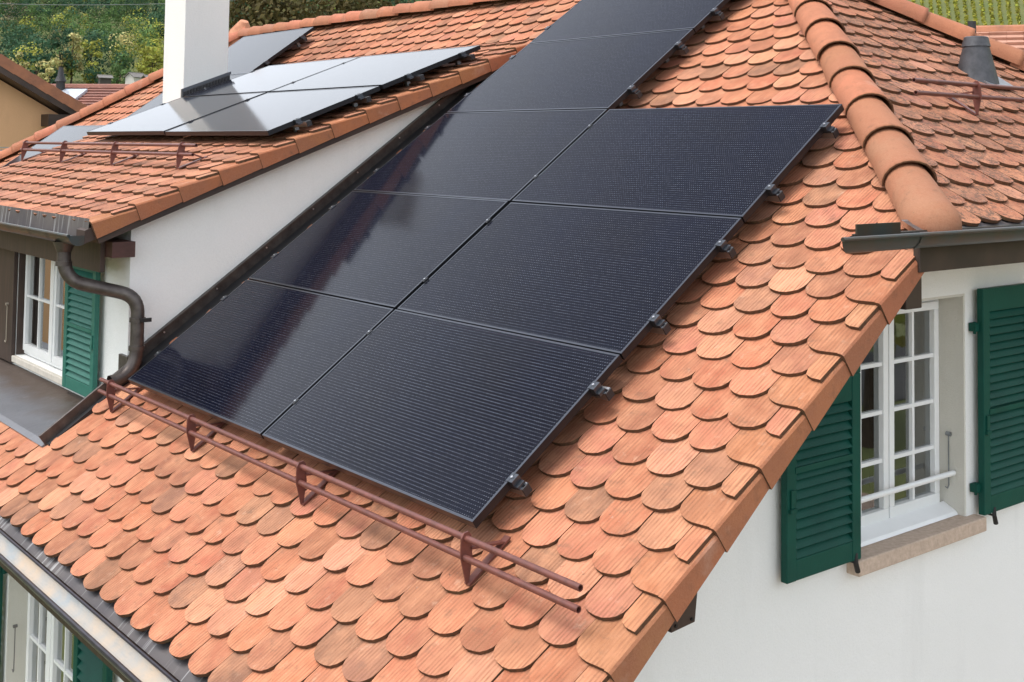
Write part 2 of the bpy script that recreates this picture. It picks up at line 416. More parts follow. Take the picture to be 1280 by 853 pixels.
FH = frame((0, HIP0.y, HIP0.z), (1, 0, 0), (0, cos(HA), sin(HA)))
KD = .3862; DA = math.atan(KD); DZ0 = .9879
FD = frame((0, 0, DZ0), (0, -1, 0), (cos(DA), 0, sin(DA)))
JX = (DZ0 + .13/CT)/(KM-KD)                              # where the dormer roof runs into the main slope
DY0, DY1 = 3.78, 8.08                                    # dormer verges
CHEEK, FRONT = 3.95, .19                                 # dormer cheek plane (Y), dormer front plane (X)
WALLY, WALLX = -.5, -.40                                 # gable wall plane, front wall plane

PAL_NEW = [((.42, .143, .076), 6), ((.48, .186, .102), 5), ((.355, .110, .056), 5), ((.56, .260, .155), 2.6), ((.265, .100, .056), 3.6), ((.17, .090, .060), 1.6), ((.41, .150, .095), 4), ((.33, .165, .105), 1.5)]
PAL_OLD = [((.38, .138, .078), 5), ((.45, .185, .110), 4), ((.31, .118, .072), 4), ((.25, .115, .078), 3), ((.49, .235, .150), 2), ((.36, .150, .105), 3)]
def tint(pal, age):
    t = random.choices([p for p, _ in pal], [w_ for _, w_ in pal])[0]; k = R(.80, 1.24)
    return (t[0]*k*R(.97, 1.03), t[1]*.95*k*R(.95, 1.05), t[2]*.96*k*R(.93, 1.07), min(1, max(0, age+R(-.25, .25))))
def outline(w=TW, d=.082, L=TL, n=10, wob=0):
    hw = w/2-.0014; p = []
    for i in range(n+1):
        a = pi + pi*i/n; q = R(-wob, wob)
        p.append((hw*math.copysign(abs(cos(a))**.92, cos(a)), d*(1-abs(sin(a))**.92) + q))
    return p + [(hw, L), (-hw, L)]
VAR = [outline(wob=.0024, d=R(.076, .088)) for _ in range(6)]
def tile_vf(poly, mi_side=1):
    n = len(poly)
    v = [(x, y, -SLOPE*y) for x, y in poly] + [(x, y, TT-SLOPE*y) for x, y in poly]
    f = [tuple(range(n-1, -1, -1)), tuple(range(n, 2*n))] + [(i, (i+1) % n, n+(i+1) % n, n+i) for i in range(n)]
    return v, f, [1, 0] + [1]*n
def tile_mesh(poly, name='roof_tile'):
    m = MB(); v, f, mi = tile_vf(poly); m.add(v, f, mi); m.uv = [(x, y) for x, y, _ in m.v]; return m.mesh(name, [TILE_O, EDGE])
VARMESH = [tile_mesh(p) for p in VAR]
class Field:
    def __init__(s): s.mb = MB(); s.mb.uv = []; s.mb.tint = []
    def add(s, poly, M, col):
        v, f, mi = tile_vf(poly); s.mb.add(v, f, mi, M); ou, ov = R(0, 60), R(0, 60)
        s.mb.uv += [(x+ou, y+ov) for x, y, _ in v]; s.mb.tint += [col]*len(v)
def tiles(F, rows, colx, inside, cuts, pal, agef):
    """list of (poly, matrix, tint, full?, centre) for the rows of one roof plane; F is the plane frame, z = top of the deck tiles"""
    out = []
    for ri, y0 in rows:
        for x0 in colx(ri):
            if not inside(x0, y0): continue
            vi = random.randrange(6); poly = VAR[vi]; cut = False
            P = [(x+x0, y+y0) for x, y in poly]
            for a, b, c in cuts + ([(0, 1, -.515)] if (pal is PAL_NEW and 3.84 < -x0 < DY1 and y0 < -.5) else []):
                q = clip(P, a, b, c)
                if len(q) != len(P) or any(abs(u[0]-v[0])+abs(u[1]-v[1]) > 1e-9 for u, v in zip(q, P)): cut = True
                P = q
                if len(P) < 3: break
            if len(P) < 3: continue
            P = [(x-x0, y-y0) for x, y in P]
            T = Matrix.Translation((x0+R(-.0025, .0025), y0+R(-.007, .007), -TT+R(0, .004))) @ Matrix.Rotation(radians(R(-1.1, 1.1)), 4, 'Z') @ Matrix.Rotation(radians(R(-1.1, 1.1)), 4, 'Y') @ Matrix.Rotation(radians(R(-.3, .5)), 4, 'X')
            Mw = F @ T; c = Mw @ Vector((0, .07, 0))
            out.append((P, Mw, tint(pal, agef(x0, y0)), None if cut else vi, c))
    return out

# --- main slope tiles
ROW0 = .383 - EX*9                         # lowest row, -0.985
rows = [(k, ROW0 + EX*k) for k in range(0, 41)]
def colx_main(k):                          # local x = -Y ; verge tiles handled apart
    odd = (k % 2 == 0)                     # rows at .231, -.073 ... have the narrow verge tile
    base = .77-TW/2 if odd else .67-TW/2       # centre of the last whole tile before the verge
    return [base - TW*i for i in range(0, 70)]
def hipline(F, A, B, sign):                # half-plane in F's xy keeping the side of sign
    Fi = F.inverted(); a, b = Fi @ A, Fi @ B; n = Vector((b.y-a.y, a.x-b.x)); n *= sign
    return n.x, n.y, n.x*a.x + n.y*a.y
hip_main = hipline(FM, HIP0, APEX, 1); c0 = FM.inverted() @ Vector((1, 3, .5))
if hip_main[0]*c0.x + hip_main[1]*c0.y > hip_main[2]: hip_main = hipline(FM, HIP0, APEX, -1)
far_main = hipline(FM, FAR_HIP0, FAR_APEX, 1)
if far_main[0]*c0.x + far_main[1]*c0.y > far_main[2]: far_main = hipline(FM, FAR_HIP0, FAR_APEX, -1)
SR = (FM.inverted() @ APEX).y
SJ = JX/CT - .13*KM                        # s of the dormer junction
def in_main(x, y):
    Y = -x
    if CHEEK-.06 < Y < DY1-.1 and -.60 < y < SJ-.35: return False
    if 3.80 < Y <= CHEEK-.06 and -.60 < y < SJ-.35: return False
    if 3.72 < Y < 3.81 and y > -.56: return y > SJ-.3 or True
    return Y < 13.0
T_main = tiles(FM, rows, colx_main, in_main, [hip_main, far_main, (0, 1, SR-.02), (1, 0, -YV)], PAL_NEW, lambda x, y: .20 if -x < 6 else .3)
# --- half hip tiles
hx0 = hipline(FH, HIP0, APEX, 1); c1 = FH.inverted() @ Vector((3.8, 0, 1.5))
if hx0[0]*c1.x + hx0[1]*c1.y > hx0[2]: hx0 = hipline(FH, HIP0, APEX, -1)
FHX = Vector((2*RIDGE_X - HIP0.x, HIP0.y, HIP0.z))
hx1 = hipline(FH, FHX, APEX, 1)
if hx1[0]*c1.x + hx1[1]*c1.y > hx1[2]: hx1 = hipline(FH, FHX, APEX, -1)
HS = (FH.inverted() @ APEX).y
T_hip = tiles(FH, [(k, -.04 + EX*k) for k in range(0, 22)], lambda k: [1.5 + (.1 if k % 2 else 0) + TW*i for i in range(0, 28)], lambda x, y: True, [hx0, hx1, (0, 1, HS-.02)], PAL_OLD, lambda x, y: .92)
# --- dormer tiles
T_dor = tiles(FD, [(k, -.155 + EX*k) for k in range(0, 27)], lambda k: [-DY0-.1-(.1 if k % 2 else .2) - TW*i + .0 for i in range(0, 21)], lambda x, y: -x < DY1, [(-1, 0, DY1), (0, 1, JX/cos(DA)+.02)], PAL_OLD, lambda x, y: .62 if y < 1.2 else .35)

# pick the ~300 tiles that show largest as single parts, the rest joined per slope
def hidden(c, which):
    if which == 'main':
        l = FM.inverted() @ c; u, s = -l.x, l.y
        if u > -.02 and u < 1.74 and .03 < s < 2.9: return True
        if 1.70 < u < 3.47 and .03 < s < 5: return True
    if which == 'dormer':
        l = FD.inverted() @ c
        if 3.95 < -l.x < 7.4 and 1.35 < l.y < 3.3: return True
    return False
cand = []
for which, T in (('main', T_main), ('hip', T_hip), ('dormer', T_dor)):
    for i, t in enumerate(T):
        p = pix(t[4])
        if p and -10 < p[0] < 1290 and -10 < p[1] < 863 and not hidden(t[4], which):
            fac = max(.05, (CAM-t[4]).normalized().dot((t[1].to_3x3() @ Vector((0, 0, 1))).normalized()))
            cand.append((fac/p[2]**2, which, i))
cand.sort(reverse=True); SINGLE = {(w_, i) for _, w_, i in cand[:300]}

def deck(polys, F, h0, h1, name):
    m = MB()
    for p in polys: m.prism(p, h0, h1, F)
    return part(m, name, BOARD)
# main slope: deck polygons in local (x=-Y, y=s)
fl = lambda P, F: tuple((F.inverted() @ Vector(P)).xy)
h0l, apl, fal, fhl = fl(HIP0, FM), fl(APEX, FM), fl(FAR_APEX, FM), fl(FAR_HIP0, FM)
se = -.96
D1 = [(-3.88, se), (-YV-.02, se), (-YV-.02, h0l[1]), h0l, apl, (-3.88, SR)]
D2 = [(-DY1, se), (-3.88, se), (-3.88, -.53), (-DY1, -.53)]
D3 = [(-DY1, SJ-.1), (-3.88, SJ-.1), (-3.88, SR), (-DY1, SR)]
D4 = [(-12.8, se), (-DY1, se), (-DY1, SR), fal, fhl]
roof_main = deck([D1, D2, D3, D4], FM, -.12, -.056, 'main_roof_slope')
HD = [fl(HIP0, FH), fl(FHX, FH), fl(APEX, FH)]
roof_hip = deck([HD], FH, -.12, -.056, 'half_hip_roof_slope')
roof_dor = deck([[(-DY1, -.14), (-DY0-.02, -.14), (-DY0-.02, JX/cos(DA)+.05), (-DY1, JX/cos(DA)+.05)]], FD, -.15, -.056, 'dormer_roof_slope')
m = MB(); BACKX = 2*RIDGE_X+.75
m.face([FHX, APEX, FAR_APEX, (FHX.x, 12.8, FHX.z), (BACKX, 12.8, RIDGE_Z-(BACKX-RIDGE_X)*KM), (BACKX, YV, RIDGE_Z-(BACKX-RIDGE_X)*KM), (FHX.x, YV, FHX.z)])
m.face([FAR_APEX, FAR_HIP0, (FHX.x, 12.8, FAR_HIP0.z)])
part(m, 'back_roof_slope', simple('plain_clay', (.36, .15, .085), .85, 0, 4, .4))
for which, T, parent in (('main', T_main, roof_main), ('hip', T_hip, roof_hip), ('dormer', T_dor, roof_dor)):
    fld = Field()
    for i, (P, Mw, tc_, vi, c) in enumerate(T):
        if (which, i) in SINGLE:
            inst('roof_tile', VARMESH[vi] if vi is not None else tile_mesh(P), parent, Mw, tc_)
        else: fld.add(P, Mw, tc_)
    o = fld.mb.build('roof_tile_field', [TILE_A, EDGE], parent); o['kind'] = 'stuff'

def mat_smooth_tile():
    t = NT('smooth_clay'); oi = t.n('ObjectInfo'); g = t.geo(); tint_ = oi.outputs['Color']
    b = t.noise(g, 6, 4, .6); f = t.noise(g, 120, 4, .7); sp = t.noise(g, 42, 4, .7)
    c = t.mix(t.rng(b, .38, .62, 0, .75), tint_, C4(.29, .108, .055)); c = t.mix(t.rng(f, .3, .7, 0, .25), c, C4(.50, .26, .16))
    c = t.mix(t.rng(sp, .66, .72, 0, .5), c, C4(.16, .10, .06)); pl = t.noise(g, 3.1, 5, .65); c = t.mix(t.rng(pl, .60, .74, 0, .38), c, C4(.55, .38, .29)); dk_ = t.noise(g, 17, 4, .7); c = t.mix(t.rng(dk_, .56, .74, 0, .55), c, C4(.17, .085, .05)); t.col(c); t.bump(t.math('ADD', f, t.math('MULTIPLY', dk_, .8)), .5, .004); return t.done(.78, 0, .3)
TILE_S = mat_smooth_tile()
# verge tiles: rounded tile with a flap turned down over the verge; narrow tiles between them
def verge_mesh(w=.185, flap=.112):
    hw = w; pts = []
    for i in range(8):
        a = pi + pi*.5*i/7; pts.append((hw*.55 + hw*.55*cos(a), .075*(1+sin(a))))
    pts += [(hw, .004), (hw, .37), (0, .37)]
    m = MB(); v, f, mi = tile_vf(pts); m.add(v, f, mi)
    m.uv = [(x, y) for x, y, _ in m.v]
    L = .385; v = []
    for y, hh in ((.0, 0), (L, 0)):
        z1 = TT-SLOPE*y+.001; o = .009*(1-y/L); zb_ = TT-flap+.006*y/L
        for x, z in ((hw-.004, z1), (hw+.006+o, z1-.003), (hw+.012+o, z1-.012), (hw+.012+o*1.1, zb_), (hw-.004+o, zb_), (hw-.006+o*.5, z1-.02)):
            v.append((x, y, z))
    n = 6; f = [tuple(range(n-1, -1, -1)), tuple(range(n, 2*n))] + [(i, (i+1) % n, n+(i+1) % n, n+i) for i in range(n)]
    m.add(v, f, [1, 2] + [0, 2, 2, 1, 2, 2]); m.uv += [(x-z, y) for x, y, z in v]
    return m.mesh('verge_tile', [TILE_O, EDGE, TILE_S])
VERGE = verge_mesh(); 
NARROW = tile_mesh([(.0, .05), (.012, .018), (.045, .004), (.088, .002), (.088, .33), (0, .33)], 'narrow_tile')
for k, s0 in rows:
    if s0 > 1.80: break
    T = Matrix.Translation((.67, s0+R(-.004, .004), -TT+R(.0, .003))) @ Matrix.Rotation(radians(R(-.5, .5)), 4, 'Z')
    if k % 2: inst('verge_tile', VERGE, roof_main, FM @ T, (*[c*R(.9, 1.05) for c in (.36, .132, .060)], .2))
    else: inst('narrow_tile', NARROW, roof_main, FM @ Matrix.Translation((.771, s0+R(-.004, .004), -TT+.001)), (*[c*R(.9, 1.1) for c in (.46, .185, .10)], .15))
for k in range(0, 25):
    s0 = -.155 + EX*k
    if k % 2 == 0: inst('verge_tile', VERGE, roof_dor, FD @ Matrix.Translation((-DY0-.195, s0+R(-.005, .005), -TT+R(0, .003))) @ Matrix.Rotation(radians(R(-.5, .5)), 4, 'Z'), (*[c*R(.88, 1.06) for c in (.36, .125, .05)], .25))
    else: inst('narrow_tile', NARROW, roof_dor, FD @ Matrix.Translation((-DY0-.094, s0, -TT+.001)), tint(PAL_OLD, .5))

# hip and ridge tiles: tapered half barrels, each lapping over the one below
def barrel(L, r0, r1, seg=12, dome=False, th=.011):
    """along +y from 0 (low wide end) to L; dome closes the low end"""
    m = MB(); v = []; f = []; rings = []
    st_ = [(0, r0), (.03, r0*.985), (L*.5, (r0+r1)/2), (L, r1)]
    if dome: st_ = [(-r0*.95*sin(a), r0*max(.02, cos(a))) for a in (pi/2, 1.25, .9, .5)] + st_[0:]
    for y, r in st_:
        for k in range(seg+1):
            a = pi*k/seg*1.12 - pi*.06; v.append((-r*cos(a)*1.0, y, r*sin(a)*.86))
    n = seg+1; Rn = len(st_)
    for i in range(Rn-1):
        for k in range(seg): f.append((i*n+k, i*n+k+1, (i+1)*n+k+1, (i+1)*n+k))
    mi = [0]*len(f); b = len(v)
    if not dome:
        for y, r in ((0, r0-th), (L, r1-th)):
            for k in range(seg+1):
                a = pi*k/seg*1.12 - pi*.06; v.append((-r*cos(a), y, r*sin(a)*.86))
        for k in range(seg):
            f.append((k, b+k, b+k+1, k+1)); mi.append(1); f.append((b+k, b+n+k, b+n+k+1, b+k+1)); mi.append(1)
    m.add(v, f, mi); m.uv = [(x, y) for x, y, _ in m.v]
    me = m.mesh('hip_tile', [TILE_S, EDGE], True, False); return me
def ridge_run(parent, A, B, n, r=.125, lift=.0, first_dome=True, over=.06):
    A, B = Vector(A), Vector(B); d = (B-A); L = d.length; d.normalize(); side = d.cross(Vector((0, 0, 1))).normalized()
    step = L/n; me = barrel(step+over, r, r*.86); dm = barrel(step+over, r*.98, r*.84, dome=True)
    for i in range(n):
        tilt = Matrix.Rotation(radians(-1.7), 4, 'X')
        Mx = frame(A + d*(step*i) + Vector((0, 0, lift + .004)), side, d) @ tilt @ Matrix.Rotation(radians(R(-3, 3)), 4, 'Y') @ Matrix.Rotation(radians(R(-1.4, 1.4)), 4, 'Z') @ Matrix.Translation((R(-.006, .006), R(-.008, .008), R(-.003, .003)))
        t = random.choice([(.43, .155, .082), (.41, .14, .074), (.34, .128, .066), (.30, .135, .076), (.46, .155, .088)])
        inst('hip_tile', dm if (first_dome and i == 0) else me, parent, Mx, (*[c*R(.92, 1.05) for c in t], .3))
ridge_run(roof_hip, HIP0 + Vector((-.02, .0, -.012)), APEX, 10, .126, -.010, True)
ridge_run(roof_hip, FHX + Vector((0, 0, -.01)), APEX, 11, .13, 0, True)
ridge_run(roof_main, FAR_APEX, APEX, 26, .12, .005, False)
ridge_run(roof_main, FAR_HIP0, FAR_APEX + Vector((0, 0, .02)), 11, .13, .0, True)
# the upright end of the far ridge
m = MB(); m.tube([FAR_APEX + Vector((0, .12, -.10)), FAR_APEX + Vector((0, .07, .06)), FAR_APEX + Vector((0, 0, .20))], [.19, .15, .055], 10)
o = m.build('ridge_end_tile', TILE_S, roof_main, smooth=True); o.color = (.58, .27, .16, 1)

# --- walls
FG = frame((0, WALLY, 0), (1, 0, 0), (0, 0, 1))          # local x = X, y = Z, z = -Y (outwards)
def top_gable(x): return min(KM*x - .13/CT - .14, .985)
GX0, GX1, GO0, GO1, GOB, GOT = WALLX, 2*RIDGE_X-WALLX, 1.70, 2.655, -.40, .745
xk = (.985+.13/CT+.14)/KM
m = MB()
m.prism([(GX0, GZ), (GO0, GZ), (GO0, top_gable(GO0)), (GX0, top_gable(GX0))], -.3, 0, FG)
m.prism([(GO1, GZ), (GX1, GZ), (GX1, -.5), (GX1-1.9, .985), (GO1, .985)], -.3, 0, FG)
m.prism([(GO0, GZ), (GO1, GZ), (GO1, GOB), (GO0, GOB)], -.3, 0, FG)
m.prism([(GO0, GOT), (GO1, GOT), (GO1, .985), (xk, .985), (GO0, top_gable(GO0))], -.3, 0, FG)
part(m, 'gable_wall', STUCCO)
FO0, FO1, FOB, FOT = 2.96, 4.32, -2.75, -1.02            # opening in the front wall (Y, Z)
FW = frame((WALLX, 0, 0), (0, -1, 0), (0, 0, 1))         # local x = -Y, y = Z, z = -X (outwards)
m = MB(); zt = -.82
m.prism([(-12.4, GZ), (-FO1, GZ), (-FO1, zt), (-12.4, zt)], -.3, 0, FW)
m.prism([(-FO0, GZ), (.5, GZ), (.5, zt), (-FO0, zt)], -.3, 0, FW)
m.prism([(-FO1, GZ), (-FO0, GZ), (-FO0, FOB), (-FO1, FOB)], -.3, 0, FW)
m.prism([(-FO1, FOT), (-FO0, FOT), (-FO0, zt), (-FO1, zt)], -.3, 0, FW)
part(m, 'front_wall', STUCCO)
# dormer cheek and front
FC = frame((0, CHEEK, 0), (1, 0, 0), (0, 0, 1))
zd = lambda x: DZ0 + KD*x - .16
m = MB(); xe = 3.2
m.prism([(FRONT-.003, -.6), (xe, KM*xe-.5), (xe, zd(xe)), (FRONT-.003, zd(FRONT))], -.2, 0, FC)
part(m, 'dormer_cheek_wall', STUCCO)
FDF = frame((FRONT, 0, 0), (0, -1, 0), (0, 0, 1)); DO0, DO1, DOB, DOT = 5.0, 6.28, -.27, .66
m = MB(); zt = zd(FRONT)
m.prism([(-DO0, -.6), (-CHEEK-.004, -.6), (-CHEEK-.004, zt), (-DO0, zt)], -.2, 0, FDF)
m.prism([(-DY1+.15, -.6), (-DO1, -.6), (-DO1, zt), (-DY1+.15, zt)], -.2, 0, FDF)
m.prism([(-DO1, -.6), (-DO0, -.6), (-DO0, DOB), (-DO1, DOB)], -.2, 0, FDF)
m.prism([(-DO1, DOT), (-DO0, DOT), (-DO0, zt), (-DO1, zt)], -.2, 0, FDF)
part(m, 'dormer_front_wall', STUCCO)

# --- windows
def window(F, x0, x1, y0, y1, depth, cols, nrow, wall_d=.3, frame_w=.045, sash=.040, mw=.018, reveal=None, sashes=None, name='window', curtain=True):
    """white casement window: frame (part) > sash, muntin, pane; F: x across, y up, z outwards"""
    z = -depth; m = MB()
    for a, b, c, d in ((x0, x1, y0, y0+frame_w), (x0, x1, y1-frame_w, y1), (x0, x0+frame_w, y0+frame_w, y1-frame_w), (x1-frame_w, x1, y0+frame_w, y1-frame_w)):
        m.box(a, b, c, d, z-.06, z, 0, F)
    o = part(m, name, WHITE, bevel=.004)
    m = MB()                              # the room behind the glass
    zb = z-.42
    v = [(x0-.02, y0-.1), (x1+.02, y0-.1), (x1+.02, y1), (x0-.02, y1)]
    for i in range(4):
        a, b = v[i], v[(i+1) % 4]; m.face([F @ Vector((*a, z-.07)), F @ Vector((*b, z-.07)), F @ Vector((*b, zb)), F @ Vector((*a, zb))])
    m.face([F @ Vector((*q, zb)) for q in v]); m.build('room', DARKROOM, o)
    if curtain:
        m = MB(); n = 30
        for (ca, cb) in ((x0, x0+(x1-x0)*.26), (x1-(x1-x0)*.26, x1)):
            P = [(ca+(cb-ca)*i/n, .018*sin(i*1.9)) for i in range(n+1)]
            for (xa, qa), (xb, qb) in zip(P, P[1:]): m.face([F @ Vector((xa, y0, z-.16+qa)), F @ Vector((xb, y0, z-.16+qb)), F @ Vector((xb, y1, z-.16+qb)), F @ Vector((xa, y1, z-.16+qa))])
        m.build('curtain', CURTAIN, o, smooth=True, normals=False)
    if sashes is None:
        xm = (x0+x1)/2; sashes = [(x0+frame_w-.01, xm-.004), (xm+.004, x1-frame_w+.01)]
    b0, b1 = y0+frame_w-.01, y1-frame_w+.01
    for (a, b) in sashes:
        m = MB(); zf = z+.022
        for p, q, c, d in ((a, b, b0, b0+sash*1.3), (a, b, b1-sash, b1), (a, a+sash, b0+sash*1.3, b1-sash), (b-sash, b, b0+sash*1.3, b1-sash)):
            m.box(p, q, c, d, z-.035, zf, 0, F)
        m.build('sash', WHITE, o, bevel=.004)
        ga, gb, gc, gd = a+sash, b-sash, b0+sash*1.3, b1-sash
        for i in range(1, cols):
            xx = ga + (gb-ga)*i/cols; MB().box(xx-mw/2, xx+mw/2, gc, gd, z-.012, z+.012, 0, F).build('muntin', WHITE, o)
        for j in range(1, nrow):
            yy = gc + (gd-gc)*j/nrow; MB().box(ga, gb, yy-mw/2, yy+mw/2, z-.011, z+.013, 0, F).build('muntin', WHITE, o)
        for i in range(cols):
            for j in range(nrow):
                pa, pb = ga+(gb-ga)*i/cols+mw/2*(i > 0), ga+(gb-ga)*(i+1)/cols-mw/2*(i < cols-1)
                pc, pd = gc+(gd-gc)*j/nrow+mw/2*(j > 0), gc+(gd-gc)*(j+1)/nrow-mw/2*(j < nrow-1)
                t = R(-.0012, .0012)
                MB().add([(pa, pc, z-.006+t), (pb, pc, z-.006), (pb, pd, z-.006), (pa, pd, z-.006+t)], [(0, 1, 2, 3)], 0, F).build('pane', GLASS, o, normals=False)
    if reveal is not None:
        (rx0, rx1, ry0, ry1, zr, mt) = reveal; m = MB(); t = .012
        m.box(rx0, rx0+t, ry0, ry1, z-.05, zr, 0, F); m.box(rx1-t, rx1, ry0, ry1, z-.05, zr, 0, F)
        m.box(rx0+t, rx1-t, ry1-t, ry1, z-.05, zr, 0, F); m.build('reveal', mt, o)
    return o
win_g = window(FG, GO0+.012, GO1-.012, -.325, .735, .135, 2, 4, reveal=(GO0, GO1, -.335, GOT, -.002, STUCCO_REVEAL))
# white weather board at the foot of the gable window, sill, hand rail, stay rod
m = MB(); m.add([(GO0+.014, -.333, -.15), (GO0+.014, -.333, -.035), (GO0+.014, -.318, -.045), (GO0+.014, -.285, -.113), (GO1-.014, -.333, -.15), (GO1-.014, -.333, -.035), (GO1-.014, -.318, -.045), (GO1-.014, -.285, -.113)], [(0, 1, 2, 3), (7, 6, 5, 4), (0, 4, 5, 1), (1, 5, 6, 2), (2, 6, 7, 3), (3, 7, 4, 0)], 0, FG)
m.build('weather_board', WHITE, win_g)
m = MB(); m.box(GO0-.02, GO1+.075, -.405, -.336, -.14, .065, 0, FG); m.build('sill', STONE, win_g, bevel=.006)
m = MB(); m.tube([FG @ Vector((GO0+.005, -.135, -.055)), FG @ Vector((GO1-.02, -.135, -.055))], .0135, 12); m.build('hand_rail', WHITE, win_g, smooth=True)
def stay(F, x, y0, y1, z, parent, mt=STEEL):
    m = MB(); m.tube([F @ Vector((x, y0, z)), F @ Vector((x, y1, z))], .0035, 6); m.tube([F @ Vector((x, y1-.005, z-.012)), F @ Vector((x, y1-.005, z+.012))], .011, 8)
    m.tube([F @ Vector((x, y0, z)), F @ Vector((x-.012, y0-.012, z)), F @ Vector((x-.03, y0-.002, z))], .0035, 6); m.build('stay_rod', mt, parent, smooth=True)
stay(FG, GO1-.022, -.20, .055, -.08, win_g)
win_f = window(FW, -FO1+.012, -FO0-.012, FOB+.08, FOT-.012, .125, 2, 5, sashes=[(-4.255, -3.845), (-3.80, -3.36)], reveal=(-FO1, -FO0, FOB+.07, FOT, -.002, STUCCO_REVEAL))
m = MB(); m.box(-3.352, -3.02, FOB+.12, FOT-.05, -.16, -.115, 0, FW); m.build('fixed_panel', WHITE, win_f)
m = MB(); m.box(-3.847, -3.797, FOB+.12, FOT-.06, -.14, -.098, 0, FW); m.build('centre_post', WHITE, win_f)
m = MB(); m.box(-FO1-.08, -FO0+.08, FOB, FOB+.068, -.14, .065, 0, FW); m.build('sill', STONE, win_f, bevel=.006)
stay(FW, -FO1+.07, -1.9, -1.62, -.03, win_f, simple('stay_iron', (.2, .19, .18), .5, .6))
win_d = window(FDF, -DO1+.012, -DO0-.012+.0, DOB+.01, DOT, .06, 2, 2, sashes=[(-DO1+.05, -5.585), (-5.53, -DO0-.05)], reveal=(-DO1, -DO0, DOB+.005, DOT, -.002, BOARD), curtain=False)
m = MB(); m.box(-5.59, -5.525, DOB+.05, DOT-.03, -.07, -.03, 0, FDF); m.build('centre_post', WHITE, win_d)
m = MB(); m.box(-DO1-.02, -DO0+.02, DOB-.05, DOB-.001, -.10, .03, 0, FDF); m.build('sill', simple('cream_sill', (.62, .58, .50), .7, 0, 9, .25), win_d, bevel=.005)
m = MB(); m.box(-DO1-.62, -DO1-.002, DOB-.06, DOT+.02, .004, .035, 0, FDF)      # brown boarded leaf beside the dormer window
bd = part(m, 'brown_shutter', BOARD, bevel=.004)
stay(FDF, -DO1-.11, -.17, .13, .045, bd, simple('pale_rod', (.45, .40, .32), .5, .4))

# --- shutters
def shutter(F, x0, x1, y0, y1, z0, mat, n_slat, mid=.5, hinge='R', band=True, rake=0):
    """louvred shutter: stiles and rails (part) > slat, band, catch"""
    st, th = .062, .034; m = MB()
    m.box(x0, x0+st, y0, y1, z0, z0+th, 0, F); m.box(x1-st, x1, y0, y1, z0, z0+th, 0, F)
    m.box(x0+st, x1-st, y0, y0+.085, z0+.002, z0+th-.002, 0, F); m.box(x0+st, x1-st, y1-.115, y1, z0+.002, z0+th-.002, 0, F)
    if rake: m.prism([(x0, y1), (x1, y1), (x1, y1+rake)], z0, z0+th, F)     # head cut to the slope of the roof
    o = part(m, 'shutter', mat, bevel=.004)
    a, b = y0+.085, y1-.115; pitch = (b-a)/n_slat
    base = MB().box(0, x1-x0-2*st-.002, -.023, .023, -.003, .003).mesh('slat', mat)
    for i in range(n_slat):
        Mx = F @ Matrix.Translation((x0+st+.001, a+pitch*(i+.5), z0+th/2)) @ Matrix.Rotation(radians(-40+R(-1.5, 1.5)), 4, 'X')
        inst('slat', base, o, Mx)
    if band:
        ym = y0+(y1-y0)*mid; m = MB(); m.box(x0+st-.01, x1-st+.01, ym-.012, ym+.012, z0+th-.006, z0+th+.003, 0, F); m.build('band', mat, o)
    m = MB(); xc = x0+.03 if hinge == 'R' else x1-.03
    m.box(xc-.012, xc+.012, y0+(y1-y0)*.36, y0+(y1-y0)*.36+.085, z0+th, z0+th+.008, 0, F); m.box(xc-.02, xc+.02, y0+(y1-y0)*.36-.006, y0+(y1-y0)*.36+.01, z0+th, z0+th+.013, 0, F)
    m.build('bolt', mat, o)
    return o
IRONB = simple('black_iron', (.03, .028, .027), .5, .5)
def holdfast(F, x, y, o):
    m = MB(); m.tube([F @ Vector((x, y, -.0)), F @ Vector((x, y-.002, .06))], .006, 8)
    m.tube([F @ Vector((x+.012, y+.035, .058)), F @ Vector((x, y, .064)), F @ Vector((x+.022, y-.045, .06))], [.008, .011, .012], 8); m.build('holdfast', IRONB, o, smooth=True)
def hinge(F, x, y, z, o, mt):
    m = MB(); m.box(x-.015, x+.03, y-.02, y+.02, z-.02, z+.016, 0, F); m.tube([F @ Vector((x-.004, y-.032, z+.004)), F @ Vector((x-.004, y+.026, z+.004))], .0075, 8); m.build('hinge', mt, o)
s1 = shutter(FG, 1.19, 1.70, -.33, .47, .028, GREEN, 15, .56, 'R', rake=.29); holdfast(FG, 1.655, -.335, s1)
s2 = shutter(FG, 2.715, 3.215, -.33, .768, .028, GREEN, 23, .45, 'R'); holdfast(FG, 2.80, -.34, s2)
for yy in (-.2, .58): hinge(FG, 2.695, yy, .025, s2, GREEN)
s3 = shutter(FW, -FO0+.01, -FO0+.50, FOB+.02, FOT, .028, GREEN, 28, .5, 'L'); s4 = shutter(FW, -FO1-.52, -FO1-.01, FOB+.02, FOT+.02, .028, GREEN, 28, .5, 'R')
hinge(FW, -FO1-.005, -1.28, .02, s4, GREEN)
s5 = shutter(FDF, -DO0+.018, -DO0+.62, -.30, .66, .035, GREEN_OLD, 17, .47, 'L')

